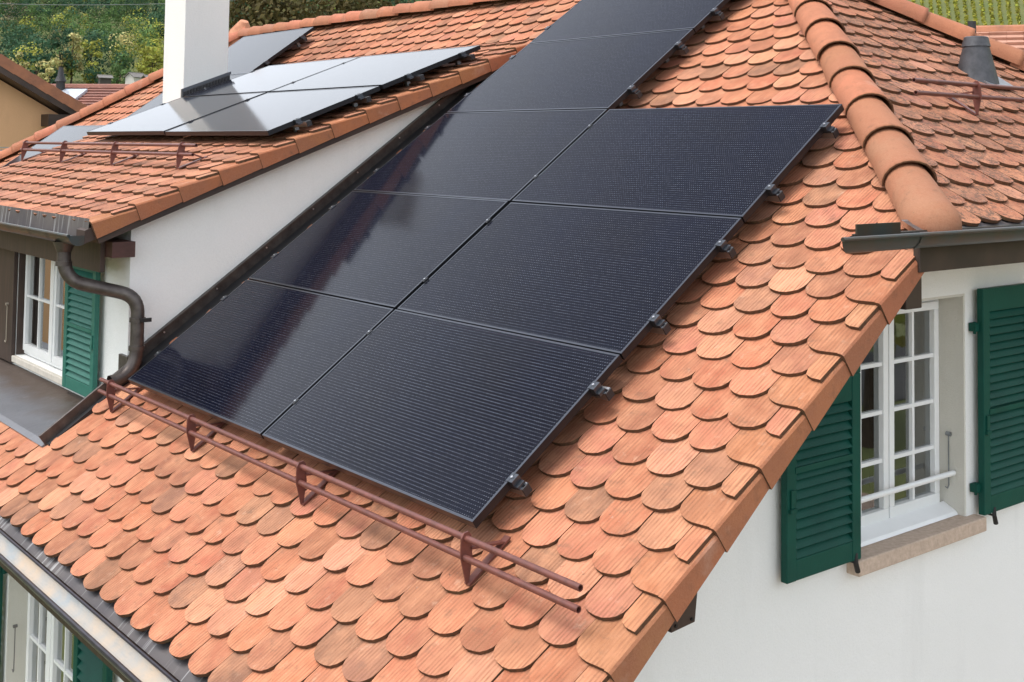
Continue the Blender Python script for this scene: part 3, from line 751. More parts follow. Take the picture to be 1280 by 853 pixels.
# --- dormer eaves: fascia, soffit, metal strip, gutter, downpipe
m = MB(); m.box(FRONT-.001-.20, FRONT-.17, CHEEK+.0, DY1-.1, .60, .80); m.box(FRONT-.17, FRONT-.002, CHEEK+.0, DY1-.1, .74, .78)
part(m, 'dormer_fascia', BOARD, bevel=.003)
m = MB(); m.prism([(-.17, .80), (.45, .80+.62*KD), (3.1, zd(3.1)+.05), (3.1, zd(3.1)+.14), (-.17, zd(-.17)+.12)], 0, CHEEK-DY0-.02, frame((0, CHEEK-.002, 0), (1, 0, 0), (0, 0, 1)))
part(m, 'verge_soffit', BOARD)
m = MB(); m.box(FRONT-.17, FRONT-.02, DY0+.05, CHEEK+.2, .70, .80); part(m, 'purlin_end', REDWOOD)
def gutter(name, o, axis, L, r, mats, rim=.009, seg=12, back=0, joints=(), skew=0):
    """half-round gutter along axis from o; mats: inside, outside, rim"""
    axis = Vector(axis); side = axis.cross(Vector((0, 0, 1))).normalized(); o = Vector(o)
    P = lambda a, rr, t: o + axis*(t + (skew*(1-cos(a))/2 if t == 0 else 0)) + side*(rr*cos(a)) + Vector((0, 0, rr*sin(a)))
    m = MB()
    for rr, mi in ((r-.003, 0), (r, 1)):
        pr = [pi + pi*k/seg for k in range(seg+1)]
        m.add([P(a, rr, 0) for a in pr] + [P(a, rr, L) for a in pr], [(k, k+1, seg+1+k+1, seg+1+k) for k in range(seg)], mi)
    g = part(m, name, mats[:2], smooth=True, normals=False)
    for s in (-1, 1):
        m = MB(); m.tube([o + side*(s*r) + axis*(skew*(1-s)/2), o + side*(s*r) + axis*L], rim if s == back else rim*.6, 8); m.build('gutter_bead', mats[2], g, smooth=True)
    for t in (0, L):
        m = MB(); m.face([P(pi+pi*k/seg, r, t) for k in range(seg+1)]); m.build('end_cap', mats[1], g, normals=False)
    for t in joints:
        m = MB(); pr = [pi + pi*k/seg for k in range(seg+1)]
        m.add([P(a, r+.004, t) for a in pr] + [P(a, r+.004, t+.014) for a in pr], [(k, k+1, seg+1+k+1, seg+1+k) for k in range(seg)], 0); m.build('bracket_strap', mats[2], g, normals=False)
    return g
PURPLE = simple('dark_gutter_bead', (.060, .055, .066), .4, .6, 12, .4)
gd = gutter('dormer_gutter', (-.205, 3.80, .852), (0, 1, 0), 4.2, .064, (LEAD, GUT_OUT, GUT_OUT), .011, 12, -1, (.42, .78, 1.25, 1.9, 2.6, 3.3))
m = MB(); m.add([(-.138, DY0+.03, .955), (-.138, DY1, .955), (-.15, DY1, .835), (-.15, DY0+.03, .835)], [(0, 1, 2, 3)]); part(m, 'dormer_eave_flashing', STREAK, normals=False)
m = MB(); pts = [(-.205, 4.06, .80), (-.205, 4.06, .70)]
def arc(A, B, C_, n=7):                   # quadratic bend
    A, B, C_ = Vector(A), Vector(B), Vector(C_); return [A*(1-t)**2 + B*2*t*(1-t) + C_*t*t for t in [i/n for i in range(n+1)]]
pts = [Vector((-.205, 4.06, .78))] + arc((-.205, 4.06, .69), (-.20, 4.05, .55), (-.09, 3.985, .525)) + arc((.10, 3.875, .475), (.19, 3.825, .45), (.195, 3.822, .35)) + arc((.195, 3.82, .13), (.195, 3.82, -.06), (.02, 3.80, -.075))
m.tube(pts, .043, 16, caps=False); dp = part(m, 'downpipe', COPPER, smooth=True)
m = MB(); m.tube([(-.205, 4.06, .80), (-.205, 4.06, .735)], [.072, .047], 14, caps=False); m.build('outlet_funnel', COPPER, dp, smooth=True)
for z in (.30, .12, .66):
    xx, yy = (.195, 3.821) if z < .5 else (-.205, 4.06)
    m = MB(); m.tube([(xx, yy, z-.014), (xx, yy, z+.014)], .051, 16); m.build('pipe_collar', COPPER, dp, smooth=True)
m = MB(); m.box(.19, .26, 3.75, 3.765, .29, .315); m.build('clip_bolt', IRONB, dp)
# --- cheek flashing, recess kerb, apron
m = MB()
def alongmain(poly, y0, y1, mb):           # poly in (s, off) swept? -> prism across Y
    mb.prism(poly, 0, y1-y0, frame((0, y1, 0), (CT, 0, ST), (-ST, 0, CT)))
alongmain([(.20, -.14), (SJ-.45, -.14), (SJ-.45, -.075), (.20, -.075)], CHEEK-.028, CHEEK-.004, m)
fl_ = part(m, 'cheek_flashing', COPPER, bevel=.004)
m = MB(); alongmain([(-.53, -.16), (.22, -.16), (.22, -.07), (-.53, -.07)], CHEEK-.095, CHEEK-.075, m); m.build('kerb_upstand', COPPER, fl_, bevel=.004)
m = MB(); alongmain([(-.52, -.16), (SJ-.6, -.16), (SJ-.6, -.135), (-.52, -.135)], CHEEK-.14, CHEEK-.03, m); m.build('valley_tray', BLACKP, fl_)
m = MB(); alongmain([(.20, -.077), (SJ-.45, -.077), (SJ-.45, -.064), (.20, -.064)], CHEEK-.04, CHEEK-.002, m); m.build('flashing_lip', COPPER, fl_)
for i in range(7):
    P = mainP(.45+.45*i, CHEEK-.03, -.09); m = MB(); m.tube([P, P+Vector((0, -.004, 0))], .006, 8); m.build('screw', ALU, fl_)
m = MB(); m.box(.165, .21, CHEEK-.05, CHEEK+.10, -.12, .055); m.build('corner_boot', COPPER, fl_, bevel=.004)
ax, az_ = mainP(-.535, 0, -.13).x, mainP(-.535, 0, -.13).z
m = MB(); m.prism([(ax, az_-.02), (FRONT-.002, -.37), (FRONT-.002, -.345), (ax+.02, az_+.012), (ax-.012, az_-.012)], 0, DY1-.2-CHEEK+.09, frame((0, DY1-.2, 0), (1, 0, 0), (0, 0, 1)))
part(m, 'dormer_apron', APRON)
# --- main eave gutter
gm = gutter('main_gutter', (-.845, YV+.05, -.700), (0, 1, 0), 13.5, .060, (GUT_IN, GUT_OUT, PURPLE), .0125, 14, -1, (1.55, 3.2, 4.1, 5.3))
m = MB(); e = mainP(-.965, 0, -.165); m.add([(e.x+.05, YV+.06, e.z+.03), (e.x+.05, 12.7, e.z+.03), (e.x-.012, 12.7, e.z-.018), (e.x-.012, YV+.06, e.z-.018), (e.x-.040, YV+.06, -.74), (e.x-.040, 12.7, -.74)], [(0, 1, 2, 3), (3, 2, 5, 4)]); part(m, 'main_eave_flashing', STREAK, normals=False)
m = MB(); m.box(-.75, -.71, YV+.06, 12.6, -.92, -.75); part(m, 'main_fascia', BOARD)
m = MB(); m.box(-.71, WALLX, YV+.1, 12.5, -.86, -.84); part(m, 'main_soffit', BOARD)
# --- half-hip eave
HX1 = 2*RIDGE_X-.95
gh = gutter('half_hip_gutter', (.945, -.945, 1.108), (1, 0, 0), HX1-.945, .062, (LEAD, GUT_OUT, GUT_OUT), .0085, 12, 1, (.52,), .24)
m = MB(); m.box(1.20, 1.50, -.892, -.884, 1.07, 1.150); m.build('gutter_end_plate', GUT_OUT, gh)
m = MB(); m.add([(1.64, -.90, 1.10), (7, -.90, 1.10), (7, HIP0.y+.06, HIP0.z-.0), (1.66, HIP0.y+.06, HIP0.z-.0)], [(0, 1, 2, 3)]); m.build('eave_tray', STREAK, gh, normals=False)
m = MB(); m.box(1.655, 2*RIDGE_X-1.5, -.882, -.85, .935, 1.085); part(m, 'half_hip_fascia', BOARD, bevel=.003)
m = MB(); m.box(1.80, 2*RIDGE_X-1.6, -.85, WALLY-.002, .955, .975); part(m, 'half_hip_soffit', simple('cream_soffit', (.62, .58, .48), .8, 0, 6, .15))
m = MB(); m.box(1.68, 1.80, -.80, WALLY-.002, .77, .953); part(m, 'purlin', BOARD, bevel=.004)
m = MB(); m.prism([(.255, -.225), (.375, -.215), (.395, -.06), (.36, -.03), (.255, -.10)], 0, .80+WALLY-.002, frame((0, WALLY-.002, 0), (1, 0, 0), (0, 0, 1)))
pu = part(m, 'purlin', BOARD, bevel=.003)
for x_, z_ in ((.275, -.205), (.355, -.20), (.375, -.085), (.29, -.11)):
    MB().tube([(x_, -.801, z_), (x_, -.806, z_)], .006, 8).build('rivet', IRONB, pu)
# --- chimney
m = MB(); m.box(2.126, 2.60, 7.62, 8.13, 1.3, 4.3); ch = part(m, 'chimney', CHIM, bevel=.004)
m = MB(); m.box(2.05, 2.68, 7.54, 8.21, 4.3, 4.38); m.build('cap', STUCCO_REVEAL, ch)
FCH = frame((0, 7.618, 0), (1, 0, 0), (0, 0, 1)); zc = lambda x: DZ0 + KD*x
m = MB(); m.prism([(2.10, zc(2.1)+.0), (2.61, zc(2.61)+.0), (2.61, zc(2.61)+.175), (2.10, zc(2.1)+.175)], 0, .03, FCH); fb = m.build('flashing_band', LEAD, ch)
for i in range(15):
    x_ = 2.115+.0335*i; m = MB(); m.prism([(x_, zc(x_)+.06), (x_+.022, zc(x_+.022)+.06), (x_+.022, zc(x_+.022)+.14), (x_, zc(x_)+.14)], .03, .04, FCH); m.build('flashing_pleat', BLACKP, ch)
m = MB(); m.prism([(2.095, zc(2.095)+.15), (2.615, zc(2.615)+.15), (2.615, zc(2.615)+.178), (2.095, zc(2.095)+.178)], .031, .045, FCH); m.build('flashing_bar', DARKALU, ch)
# --- roof vent on the half hip
vl = FH.inverted() @ Vector((4.40, .43, 1.95)); vb = FH @ Vector((vl.x, vl.y, 0))
m = MB(); m.tube([vb+Vector((0, 0, -.10)), vb+Vector((0, 0, .19)), vb+Vector((0, 0, .192))], [.150, .078, .078], 18); rv = part(m, 'roof_vent', simple('slate_grey_sheet', (.045, .047, .052), .5, .4, 14, .4, (.09, .092, .10)), smooth=True)
m = MB(); m.tube([vb+Vector((0, 0, .175)), vb+Vector((0, 0, .235)), vb+Vector((0, 0, .24))], [.090, .076, .066], 18); m.build('vent_cap', rv.data.materials[0], rv, smooth=True)
m = MB(); m.box(vl.x-.09, vl.x+.20, vl.y-.20, vl.y+.08, .004, .012, 0, FH); m.build('base_flashing', STEEL, rv)

# ------------------------------------------------------------------ solar panels
def panel_meshes(Wd, Hd):
    fr = MB(); lip = .011
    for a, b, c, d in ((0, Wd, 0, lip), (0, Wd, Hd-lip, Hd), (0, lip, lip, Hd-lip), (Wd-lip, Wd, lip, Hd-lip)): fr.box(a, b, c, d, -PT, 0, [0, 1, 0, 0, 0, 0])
    gl = MB().box(lip, Wd-lip, lip, Hd-lip, -.006, -.0012)
    bk = MB().box(lip, Wd-lip, lip, Hd-lip, -.010, -.0065)
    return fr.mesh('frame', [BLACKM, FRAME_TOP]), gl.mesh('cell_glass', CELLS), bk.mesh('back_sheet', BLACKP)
def end_clamp_mesh():
    m = MB(); m.box(-.004, .026, -.022, .022, -.036, .0025, 0); m.box(-.012, .004, -.022, .022, .0005, .0035, 0)
    m.box(.020, .045, -.02, .02, -.036, -.022, 0); return m.mesh('end_clamp', DARKALU)
def bolt_mesh(): return MB().tube([(.008, 0, .002), (.008, 0, .009)], .0058, 8).mesh('bolt', ALU)
ECL, BOLT = end_clamp_mesh(), bolt_mesh()
MIDC = MB().box(-.011, .011, -.018, .018, -.012, .0025).mesh('mid_clamp', BLACKM)
def set_panels(F, grid, Wd, Hd, sp, ends, group, labf, sag=True):
    """grid: (column, row) ; F: local x = along the eaves towards +Y is -x ; origin at the lower right corner"""
    fr, gl, bk = panel_meshes(Wd, Hd); out = {}
    for c, r in grid:
        x = -(Wd+.02)*c - Wd; y = sp*r
        Mx = F @ Matrix.Translation((x, y, R(-.002, .002) if sag else 0)) @ Matrix.Rotation(radians(R(-.12, .12)), 4, 'Y') @ Matrix.Rotation(radians(R(-.12, .12)), 4, 'X')
        o = empty('solar_panel', M=Mx); tag(o, labf(c, r), 'solar panel', group)
        inst('frame', fr, o); inst('cell_glass', gl, o); inst('back_sheet', bk, o)
        for q in (.245, .80):
            yy = q*Hd
            if ends(c, r):
                e_ = inst('end_clamp', ECL, o, Matrix.Translation((Wd, yy, 0))); inst('bolt', BOLT, e_)
            else:
                e_ = inst('mid_clamp', MIDC, o, Matrix.Translation((Wd+.01, yy, 0))); inst('bolt', BOLT, e_, Matrix.Translation((-.008, 0, .0)))
            if c == 1: e_ = inst('end_clamp', ECL, o, Matrix.Translation((0, yy, 0)) @ Matrix.Rotation(pi, 4, 'Z')); inst('bolt', BOLT, e_)
        out[c, r] = o
    return out
def rail(F, x0, x1, y, group, label, top=-PT):   # two rails carry each panel row
    o = empty('mounting_rail', M=F @ Matrix.Translation((x0, y, top)))
    tag(o, label, 'rail', group); L = x1-x0
    m = MB(); h, w2, t = .038, .019, .003
    for a, b, c, d in ((-w2, w2, -h, -h+t), (-w2, -w2+t, -h+t, 0), (w2-t, w2, -h+t, 0), (-w2+t, -.007, -t, 0), (.007, w2-t, -t, 0)): m.box(0, L, a, b, c, d)
    m.build('rail', ALU, o)
    MB().box(L, L+.007, -w2-.001, w2+.001, -h-.001, .001).build('end_cap', BLACKP, o, bevel=.002)
    k = int(L/1.1)
    for i in range(k+1):
        xx = .12+(L-.35)*i/max(1, k); MB().box(xx, xx+.03, -.016, .016, -.095, -h-.001).build('roof_hook', STEEL, o)
FP = frame((0, 0, 0), (0, -1, 0), (CT, 0, ST))           # panel top plane of the main slope
SP = .96707
rowname = ['bottom', 'second', 'third', 'fourth', 'top']
main_grid = [(0, 0), (0, 1), (0, 2)] + [(1, r) for r in range(5)]
def lab_main(c, r):
    side = 'column nearest the tiled verge' if c == 0 else 'column beside the dormer cheek wall'
    return f'black solar panel, {rowname[r]} of the {side}'
set_panels(FP, main_grid, PW, PH, SP, lambda c, r: c == 0 or r > 2, 'black panels on the main roof slope', lab_main)
for k_, (s_, c) in enumerate(((.24, 0), (.80*PH+.02, 0), (SP+.245*PH, 0), (SP+.8*PH, 0), (2*SP+.245*PH, 0), (2*SP+.8*PH, 0), (3*SP+.245*PH, 1), (3*SP+.8*PH, 1), (4*SP+.245*PH, 1), (4*SP+.8*PH, 1))):
    rail(FP, -3.52, (.05 if c == 0 else -1.742+.05), s_, 'mounting rails under the main slope panels', f'{["lower", "upper"][k_ % 2]} aluminium rail under the {rowname[k_//2]} panel row of the main slope')
FDP = FD @ Matrix.Translation((-3.90, 1.245, .10)); DW, DH = 1.78, .985
set_panels(FDP, [(c, r) for c in (0, 1) for r in (0, 1)], DW, DH, 1.015, lambda c, r: c == 0, 'panels on the dormer roof',
    lambda c, r: ('lower' if r == 0 else 'upper')+' solar panel on the dormer roof, '+('beside the chimney' if c == 1 else 'along the dormer verge'))
for k_, yy in enumerate((.30, .83, 1.34, 1.86)): rail(FDP, -3.62, .055, yy, 'mounting rails on the dormer roof', f'aluminium rail with protruding end, {["lowest", "second", "third", "uppermost"][k_]} under the dormer roof panels')
FFP = FP @ Matrix.Translation((-8.11, 4.745-4*SP-PH, 0))
set_panels(FFP, [(0, r) for r in range(5)], PW, PH, SP, lambda c, r: True, 'panels beyond the dormer', lambda c, r: f'grey-looking solar panel beyond the dormer and chimney, {rowname[r]} of its column')
set_panels(FP @ Matrix.Translation((-9.87, 4.745-4*SP-PH, 0)), [(0, r) for r in range(3)], PW, PH, SP, lambda c, r: False, 'panels beyond the dormer', lambda c, r: f'solar panel beside the far hip, {rowname[r]} of its short column')
for r in range(5): rail(FFP, -1.75, .05, r*SP+.8*PH, 'rails beyond the dormer', f'aluminium rail under the {rowname[r]} panel of the column beyond the dormer')

# ------------------------------------------------------------------ snow guards
def snow_guard(F, x0, x1, y, z0, brackets, label):
    """F: roof frame (z out of the tiles). Two pipes through upright plates on feet."""
    o = empty('snow_guard', M=F @ Matrix.Translation((0, y, z0))); tag(o, label, 'snow guard', 'snow guards on the roofs')
    for dy, dz in ((.048, .083), (.094, .135)):
        m = MB(); m.tube([(x0, dy, dz), (x1, dy, dz)], .0125, 12, hollow=.72); m.build('pipe', IRON, o, smooth=True)
    pl_ = [(-.004, -.004), (.012, -.004), (.075, .060), (.118, .132), (.116, .150), (.098, .160), (.076, .152), (.034, .098)]
    m = MB(); m.prism(pl_, -.003, .003, Matrix(((0, 0, 1, 0), (1, 0, 0, 0), (0, 1, 0, 0), (0, 0, 0, 1))))
    m.box(-.016, .016, 0, .24, -.012, -.004); 
    m.add([(-.013, .205, -.006), (.013, .205, -.006), (.013, .085, .090), (-.013, .085, .090), (-.013, .212, -.002), (.013, .212, -.002), (.013, .090, .096), (-.013, .090, .096)], [(0, 1, 2, 3), (7, 6, 5, 4), (0, 4, 5, 1), (1, 5, 6, 2), (2, 6, 7, 3), (3, 7, 4, 0)])
    bm_ = m.mesh('bracket', IRON)
    for x in brackets: inst('bracket', bm_, o, Matrix.Translation((x, 0, 0)))
    return o
snow_guard(FM, -3.71, .695, -.172, .012, (.06, -1.193, -2.379, -3.539), 'two-pipe red-brown snow guard below the black panels on the main slope')
snow_guard(FD, -8.0, -4.17, .735, .010, (-4.40, -5.667, -6.857, -7.93), 'two-pipe red-brown snow guard on the dormer roof below its panels')
sg = FH.inverted() @ Vector((3.568, -.054, 1.661))
snow_guard(FH, 2.93, 5.1, sg.y, .012, (3.568, 4.7), 'two-pipe red-brown snow guard on the half hip near the vent')

# ------------------------------------------------------------------ neighbouring houses
NBT = simple('neighbour_tile', (.40, .165, .085), .85, 0, 3.2, .5, (.26, .115, .07), bump=.5, bscale=18, bdist=.02)
def far_tiles(o, quad, nu, nv, mat, thick=.05):
    """rows of tiles on a far roof plane: each course one stepped board of geometry"""
    A, B, C_, D = [Vector(q) for q in quad]; n = (B-A).cross(D-A).normalized(); m = MB()
    if n.z < 0: n = -n
    for j in range(nv):
        t0, t1 = j/nv, (j+1.25)/nv
        a, b = A.lerp(D, t0), B.lerp(C_, t0); c, d = B.lerp(C_, min(1, t1)), A.lerp(D, min(1, t1))
        for i in range(nu):
            p0, p1 = i/nu, (i+.985)/nu; k = R(.3, 1)*thick*.3
            q = [a.lerp(b, p0)+n*(thick+k), a.lerp(b, p1)+n*(thick+k), d.lerp(c, p1)+n*.004, d.lerp(c, p0)+n*.004]
            m.face(q); m.face([q[0], q[1], q[1]-n*thick, q[0]-n*thick])
    x = m.build('roof_tile_field', mat, o, normals=False); x['kind'] = 'stuff'; return x
# ochre house: gable in the plane Y = 22, verge falling towards +X
NY = 22.0; nb = tag(empty('ochre_house', (0, NY+4, GZ)), 'ochre rendered neighbour house with brown bargeboard and orange verge tiles', 'house'); nl = -Vector((0, NY+4, GZ))
nk = (3.154-2.123)/(6.284-4.441); nz = lambda x: 3.154 - nk*(x-4.441)
F22 = frame((0, NY, 0), (1, 0, 0), (0, 0, 1))
m = MB(); m.prism([(-6, GZ), (5.78, GZ), (5.78, nz(5.78)-.45), (.6, nz(.6)-.45), (-6, nz(.6)-.45-6.6*nk)], -9, 0, F22); m.build('wall', OCHRE, nb, nl)
m = MB(); m.prism([(.6, nz(.6)-.42), (6.3, nz(6.3)-.42), (6.3, nz(6.3)-.13), (.6, nz(.6)-.13)], -9.3, .55, F22); m.prism([(-6.6, nz(.6)-.42-7.2*nk), (.6, nz(.6)-.42), (.6, nz(.6)-.13), (-6.6, nz(.6)-.13-7.2*nk)], -9.3, .55, F22); rf = m.build('roof', BOARD, nb, nl)
vt = MB().box(-.02, .40, -.03, .30, -.16, .05).mesh('verge_tile', NBT)
for i in range(18):
    x_ = .62+.335*i; inst('verge_tile', vt, rf, frame((x_, NY-.53, nz(x_)-.10), (cos(math.atan(nk)), 0, -sin(math.atan(nk))), (0, 1, 0)) @ Matrix.Rotation(radians(1.6), 4, 'Y'), None)
far_tiles(rf, [(6.35, NY-.3, nz(6.35)-.13), (6.35, NY+9, nz(6.35)-.13), (.6, NY+9, nz(.6)-.13), (.6, NY-.3, nz(.6)-.13)], 40, 18, NBT)
m = MB(); m.box(5.3, 5.78, NY-.5, NY-.02, nz(5.6)-.75, nz(5.6)-.5); m.build('purlin', BOARD, nb, nl)
for i in range(4): 
    m = MB(); m.box(3.6, 5.35+.1*i, NY-.9+.0, NY-.86, 1.32-.055*i-.02, 1.32-.055*i); m.build('balcony_rail', simple('grey_rail', (.35, .34, .31), .7) if i == 0 else bpy.data.materials['grey_rail'], nb, nl)
# distant house with brown-red roof, skylight and flue
def far_house(name, label, pxy, d, wd, dp, hw, hr, rot, wall, roof, ridge_frac=.5, tiles_=True):
    """pxy: pixel of the ridge middle; walls hw high above ground, gable roof hr"""
    top = at_dist(*pxy, d); az = atan2(top.y-CAM.y, top.x-CAM.x) + rot
    ex = Vector((sin(az), -cos(az), 0)); ey = Vector((cos(az), sin(az), 0))
    base = top - Vector((0, 0, hr)) - Vector((0, 0, hw)); F = frame(base, ex, ey)
    o = tag(empty(name, M=F), label, 'house')
    m = MB(); m.box(-wd/2, wd/2, -dp/2, dp/2, 0, hw)
    m.add([(-wd/2, -dp/2, hw), (-wd/2, dp/2, hw), (-wd/2, 0, hw+hr), (wd/2, -dp/2, hw), (wd/2, dp/2, hw), (wd/2, 0, hw+hr)], [(0, 1, 2), (3, 5, 4)])
    m.build('wall', wall, o)
    e = .4; k = hr/(dp/2); m = MB()
    for s in (-1, 1):
        m.add([(-wd/2-e, s*(dp/2+e), hw-k*e), (wd/2+e, s*(dp/2+e), hw-k*e), (wd/2+e, 0, hw+hr), (-wd/2-e, 0, hw+hr), (-wd/2-e, s*(dp/2+e), hw-k*e+.12), (wd/2+e, s*(dp/2+e), hw-k*e+.12), (wd/2+e, 0, hw+hr+.12), (-wd/2-e, 0, hw+hr+.12)], [(0, 1, 2, 3), (4, 5, 6, 7), (0, 1, 5, 4), (1, 2, 6, 5), (3, 0, 4, 7)])
    r = m.build('roof', roof, o, normals=False)
    m = MB(); m.tube([(-wd/2-e, 0, hw+hr+.1), (wd/2+e, 0, hw+hr+.1)], .13, 8); m.build('ridge', roof, r)
    return o, r, F, hw, hr, k
REDROOF = simple('brown_red_roof', (.27, .115, .085), .9, 0, 1.6, .45, (.19, .095, .075), bump=.6, bscale=9, bdist=.03)
fh, fr_, Ff, hw, hr, kk = far_house('red_roofed_house', 'low house with dull red roof, skylight and dark flue pipe, between ochre wall and chimney', (160, 113), 46, 13, 9, 6.2, 2.15, -.5, OCHRE, REDROOF)
far_tiles(fr_, [(-6.9, -4.9, hw-kk*.4+.12), (6.9, -4.9, hw-kk*.4+.12), (6.9, 0, hw+hr+.12), (-6.9, 0, hw+hr+.12)], 55, 22, REDROOF, .06)
m = MB(); m.box(-2.6, -1.3, -1.5, -.55, .0, .12, 0, Matrix.Translation((0, 0, hw+hr+.16)) @ Matrix(((1, 0, 0, 0), (0, 1, 0, 0), (0, kk, 1, 0), (0, 0, 0, 1)))); sk = m.build('skylight', simple('skylight_glass', (.55, .6, .66), .08, .3), fr_)
m = MB(); m.tube([(-2.35, -.6, hw+hr-.4), (-2.35, -.6, hw+hr+.3)], .16, 10); m.tube([(-2.35, -.6, hw+hr+.28), (-2.35, -.6, hw+hr+.5), (-2.35, -.6, hw+hr+.8)], [.22, .12, .08], 10); m.build('flue', BLACKP, fr_, smooth=True)
m = MB(); m.tube([(1.6, -.7, hw+hr-.3), (1.6, -.7, hw+hr+.15)], .16, 8); m.build('vent_pipe', REDROOF, fr_)
PALEWALL = simple('pale_wall', (.50, .48, .44), .9)
far_house('white_cottage', 'small white cottage with grey roof at the foot of the wooded hill', (170, 92), 300, 3.6, 3.2, 1.8, .9, .7, PALEWALL, simple('grey_roof', (.17, .16, .15), .9))
far_house('dark_hut', 'tiny dark hut on the green field before the wood', (131, 95), 262, 2.2, 2, 1.3, .4, .2, simple('hut_wood', (.06, .05, .045), .9), bpy.data.materials['grey_roof'])
far_house('field_shed', 'dark shed beside the white cottage below the wood', (186, 95), 285, 1.8, 1.8, 1.4, .4, .5, bpy.data.materials['hut_wood'], bpy.data.materials['grey_roof'])
m = MB(); rp = at_dist(172.5, 98, 200); 
# neighbour roof peeping over the far hip at the right
nr, nrr, Fn, hw2, hr2, kk2 = far_house('pink_tiled_house', 'house with pale pink tile roof peeping over the hip before the vineyard', (1300, 46), 24, 9, 7, 6.5, 2.0, .05, PALEWALL, NBT)
PINK = simple('pale_pink_tile', (.47, .255, .18), .85, 0, 3, .35, (.36, .19, .13))
far_tiles(nrr, [(-4.9, -3.9, hw2-kk2*.4+.12), (4.9, -3.9, hw2-kk2*.4+.12), (4.9, 0, hw2+hr2+.12), (-4.9, 0, hw2+hr2+.12)], 34, 20, PINK, .06)

# ------------------------------------------------------------------ vegetation
def mat_leaf(name):
    t = NT(name); at = t.n('Attribute'); at.attribute_name = 'tint'; t.col(at.outputs['Color']); t.t.nodes.remove
    t.b.inputs['Subsurface Weight'].default_value = 0
    tr = t.n('BsdfTranslucent'); t.l(at.outputs['Color'], tr.inputs['Color']); mx = t.n('MixShader'); mx.inputs[0].default_value = .25
    t.l(t.b.outputs[0], mx.inputs[1]); t.l(tr.outputs[0], mx.inputs[2]); t.l(mx.outputs[0], t.out.inputs['Surface'])
    return t.done(.75, 0, .2)
LEAF = mat_leaf('leaves'); BARK = simple('bark', (.07, .05, .035), .95, 0, 9, .4)
def leaf_cloud(centres, radii, n_per, size, cols, spread=.22, flat=.55, seed=1):
    """leaf quads on and in ellipsoid clumps; returns verts, faces, tints (numpy)"""
    g = np.random.default_rng(seed); Cn = np.asarray(centres, float); Rd = np.asarray(radii, float); n = len(Cn)
    idx = np.repeat(np.arange(n), n_per); N = len(idx)
    d = g.normal(size=(N, 3)); d[:, 2] = d[:, 2]*.9 + .25; d /= np.linalg.norm(d, axis=1)[:, None]
    rr = 1 - np.abs(g.normal(size=N))*spread
    P = Cn[idx] + d*Rd[idx]*rr[:, None]
    nrm = d + g.normal(size=(N, 3))*flat; nrm /= np.linalg.norm(nrm, axis=1)[:, None]
    a = np.cross(nrm, g.normal(size=(N, 3))); a /= np.linalg.norm(a, axis=1)[:, None]; b = np.cross(nrm, a)
    sz = np.asarray(size)[idx]*g.uniform(.55, 1.3, N) if np.ndim(size) else size*g.uniform(.55, 1.3, N)
    a *= sz[:, None]; b *= (sz*.7)[:, None]
    V = np.stack([P-a*.5, P+b*.5, P+a*.5, P-b*.5], 1).reshape(-1, 3)
    F = np.arange(4*N).reshape(-1, 4)
    col = np.asarray(cols, float)[idx]*g.uniform(.7, 1.3, (N, 1)); col[:, 0] *= g.uniform(.88, 1.15, N)
    return V, F, np.repeat(np.c_[col, np.ones(N)], 4, 0)
def leaf_obj(name, V, F, T, parent=None, loc=None):
    me = bpy.data.meshes.new(name); me.vertices.add(len(V)); me.vertices.foreach_set('co', V.astype(np.float32).ravel())
    me.loops.add(F.size); me.loops.foreach_set('vertex_index', F.astype(np.int32).ravel())
    me.polygons.add(len(F)); me.polygons.foreach_set('loop_start', np.arange(0, F.size, 4, dtype=np.int32)); me.polygons.foreach_set('loop_total', np.full(len(F), 4, dtype=np.int32))
    ca = me.color_attributes.new('tint', 'FLOAT_COLOR', 'POINT'); ca.data.foreach_set('color', T.astype(np.float32).ravel())
    me.materials.append(LEAF); me.update(calc_edges=True); me.validate()
    o = link(bpy.data.objects.new(name, me)); o.parent = parent
    if loc is not None: o.location = loc
    return o
# the wooded hill (one mass) with lobed crowns
g = np.random.default_rng(3); cen, rad, col, siz = [], [], [], []
DG, MG, YG, PG, BG_ = (.040, .090, .048), (.085, .150, .048), (.27, .285, .055), (.42, .39, .17), (.15, .15, .08)
d = 318
while d < 760:
    az = 52 + g.uniform(0, .8)
    while az < 84:
        dd = d + g.uniform(-4, 4); P = terr(az, dd); h = g.uniform(7, 13); r = g.uniform(3.2, 6.0)
        if d < 362: ch_ = [(MG, 3), (YG, 6.5), (DG, 2), (PG, .5)]
        elif d < 405: ch_ = [(DG, 3.5), (MG, 4), (YG, 2.0), (BG_, 1.2)]
        else: ch_ = [(DG, 6.5), (MG, 3), (YG, .3), (BG_, 1.0)]
        if az > 70 and d < 362 and g.uniform() < .5: ch_ = [(DG, 1)]
        k = g.choice(len(ch_), p=np.array([c[1] for c in ch_])/sum(c[1] for c in ch_)); base = np.array(ch_[k][0])*g.uniform(.62, 1.45)
        for q in range(5):
            a = g.uniform(0, 2*pi); o_ = r*.40*(q > 0)
            cen.append((P.x+o_*cos(a), P.y+o_*sin(a), P.z+h*g.uniform(.42, .95))); rr = r*(.78 if q == 0 else g.uniform(.35, .6)); rad.append((rr, rr, rr*g.uniform(.8, 1.15)))
            col.append(base*g.uniform(.85, 1.15)); siz.append(.95 if d < 480 else 1.25)
        az += math.degrees(g.uniform(5.2, 8.8)/d)
    d += g.uniform(6.6, 9)
V, F, T = leaf_cloud(cen, rad, 70, np.array(siz)*.72, col, .07, .22, seed=5)
tag(leaf_obj('wooded_hill', V, F, T), 'mixed green wood covering the hillside', 'forest', kind='stuff')
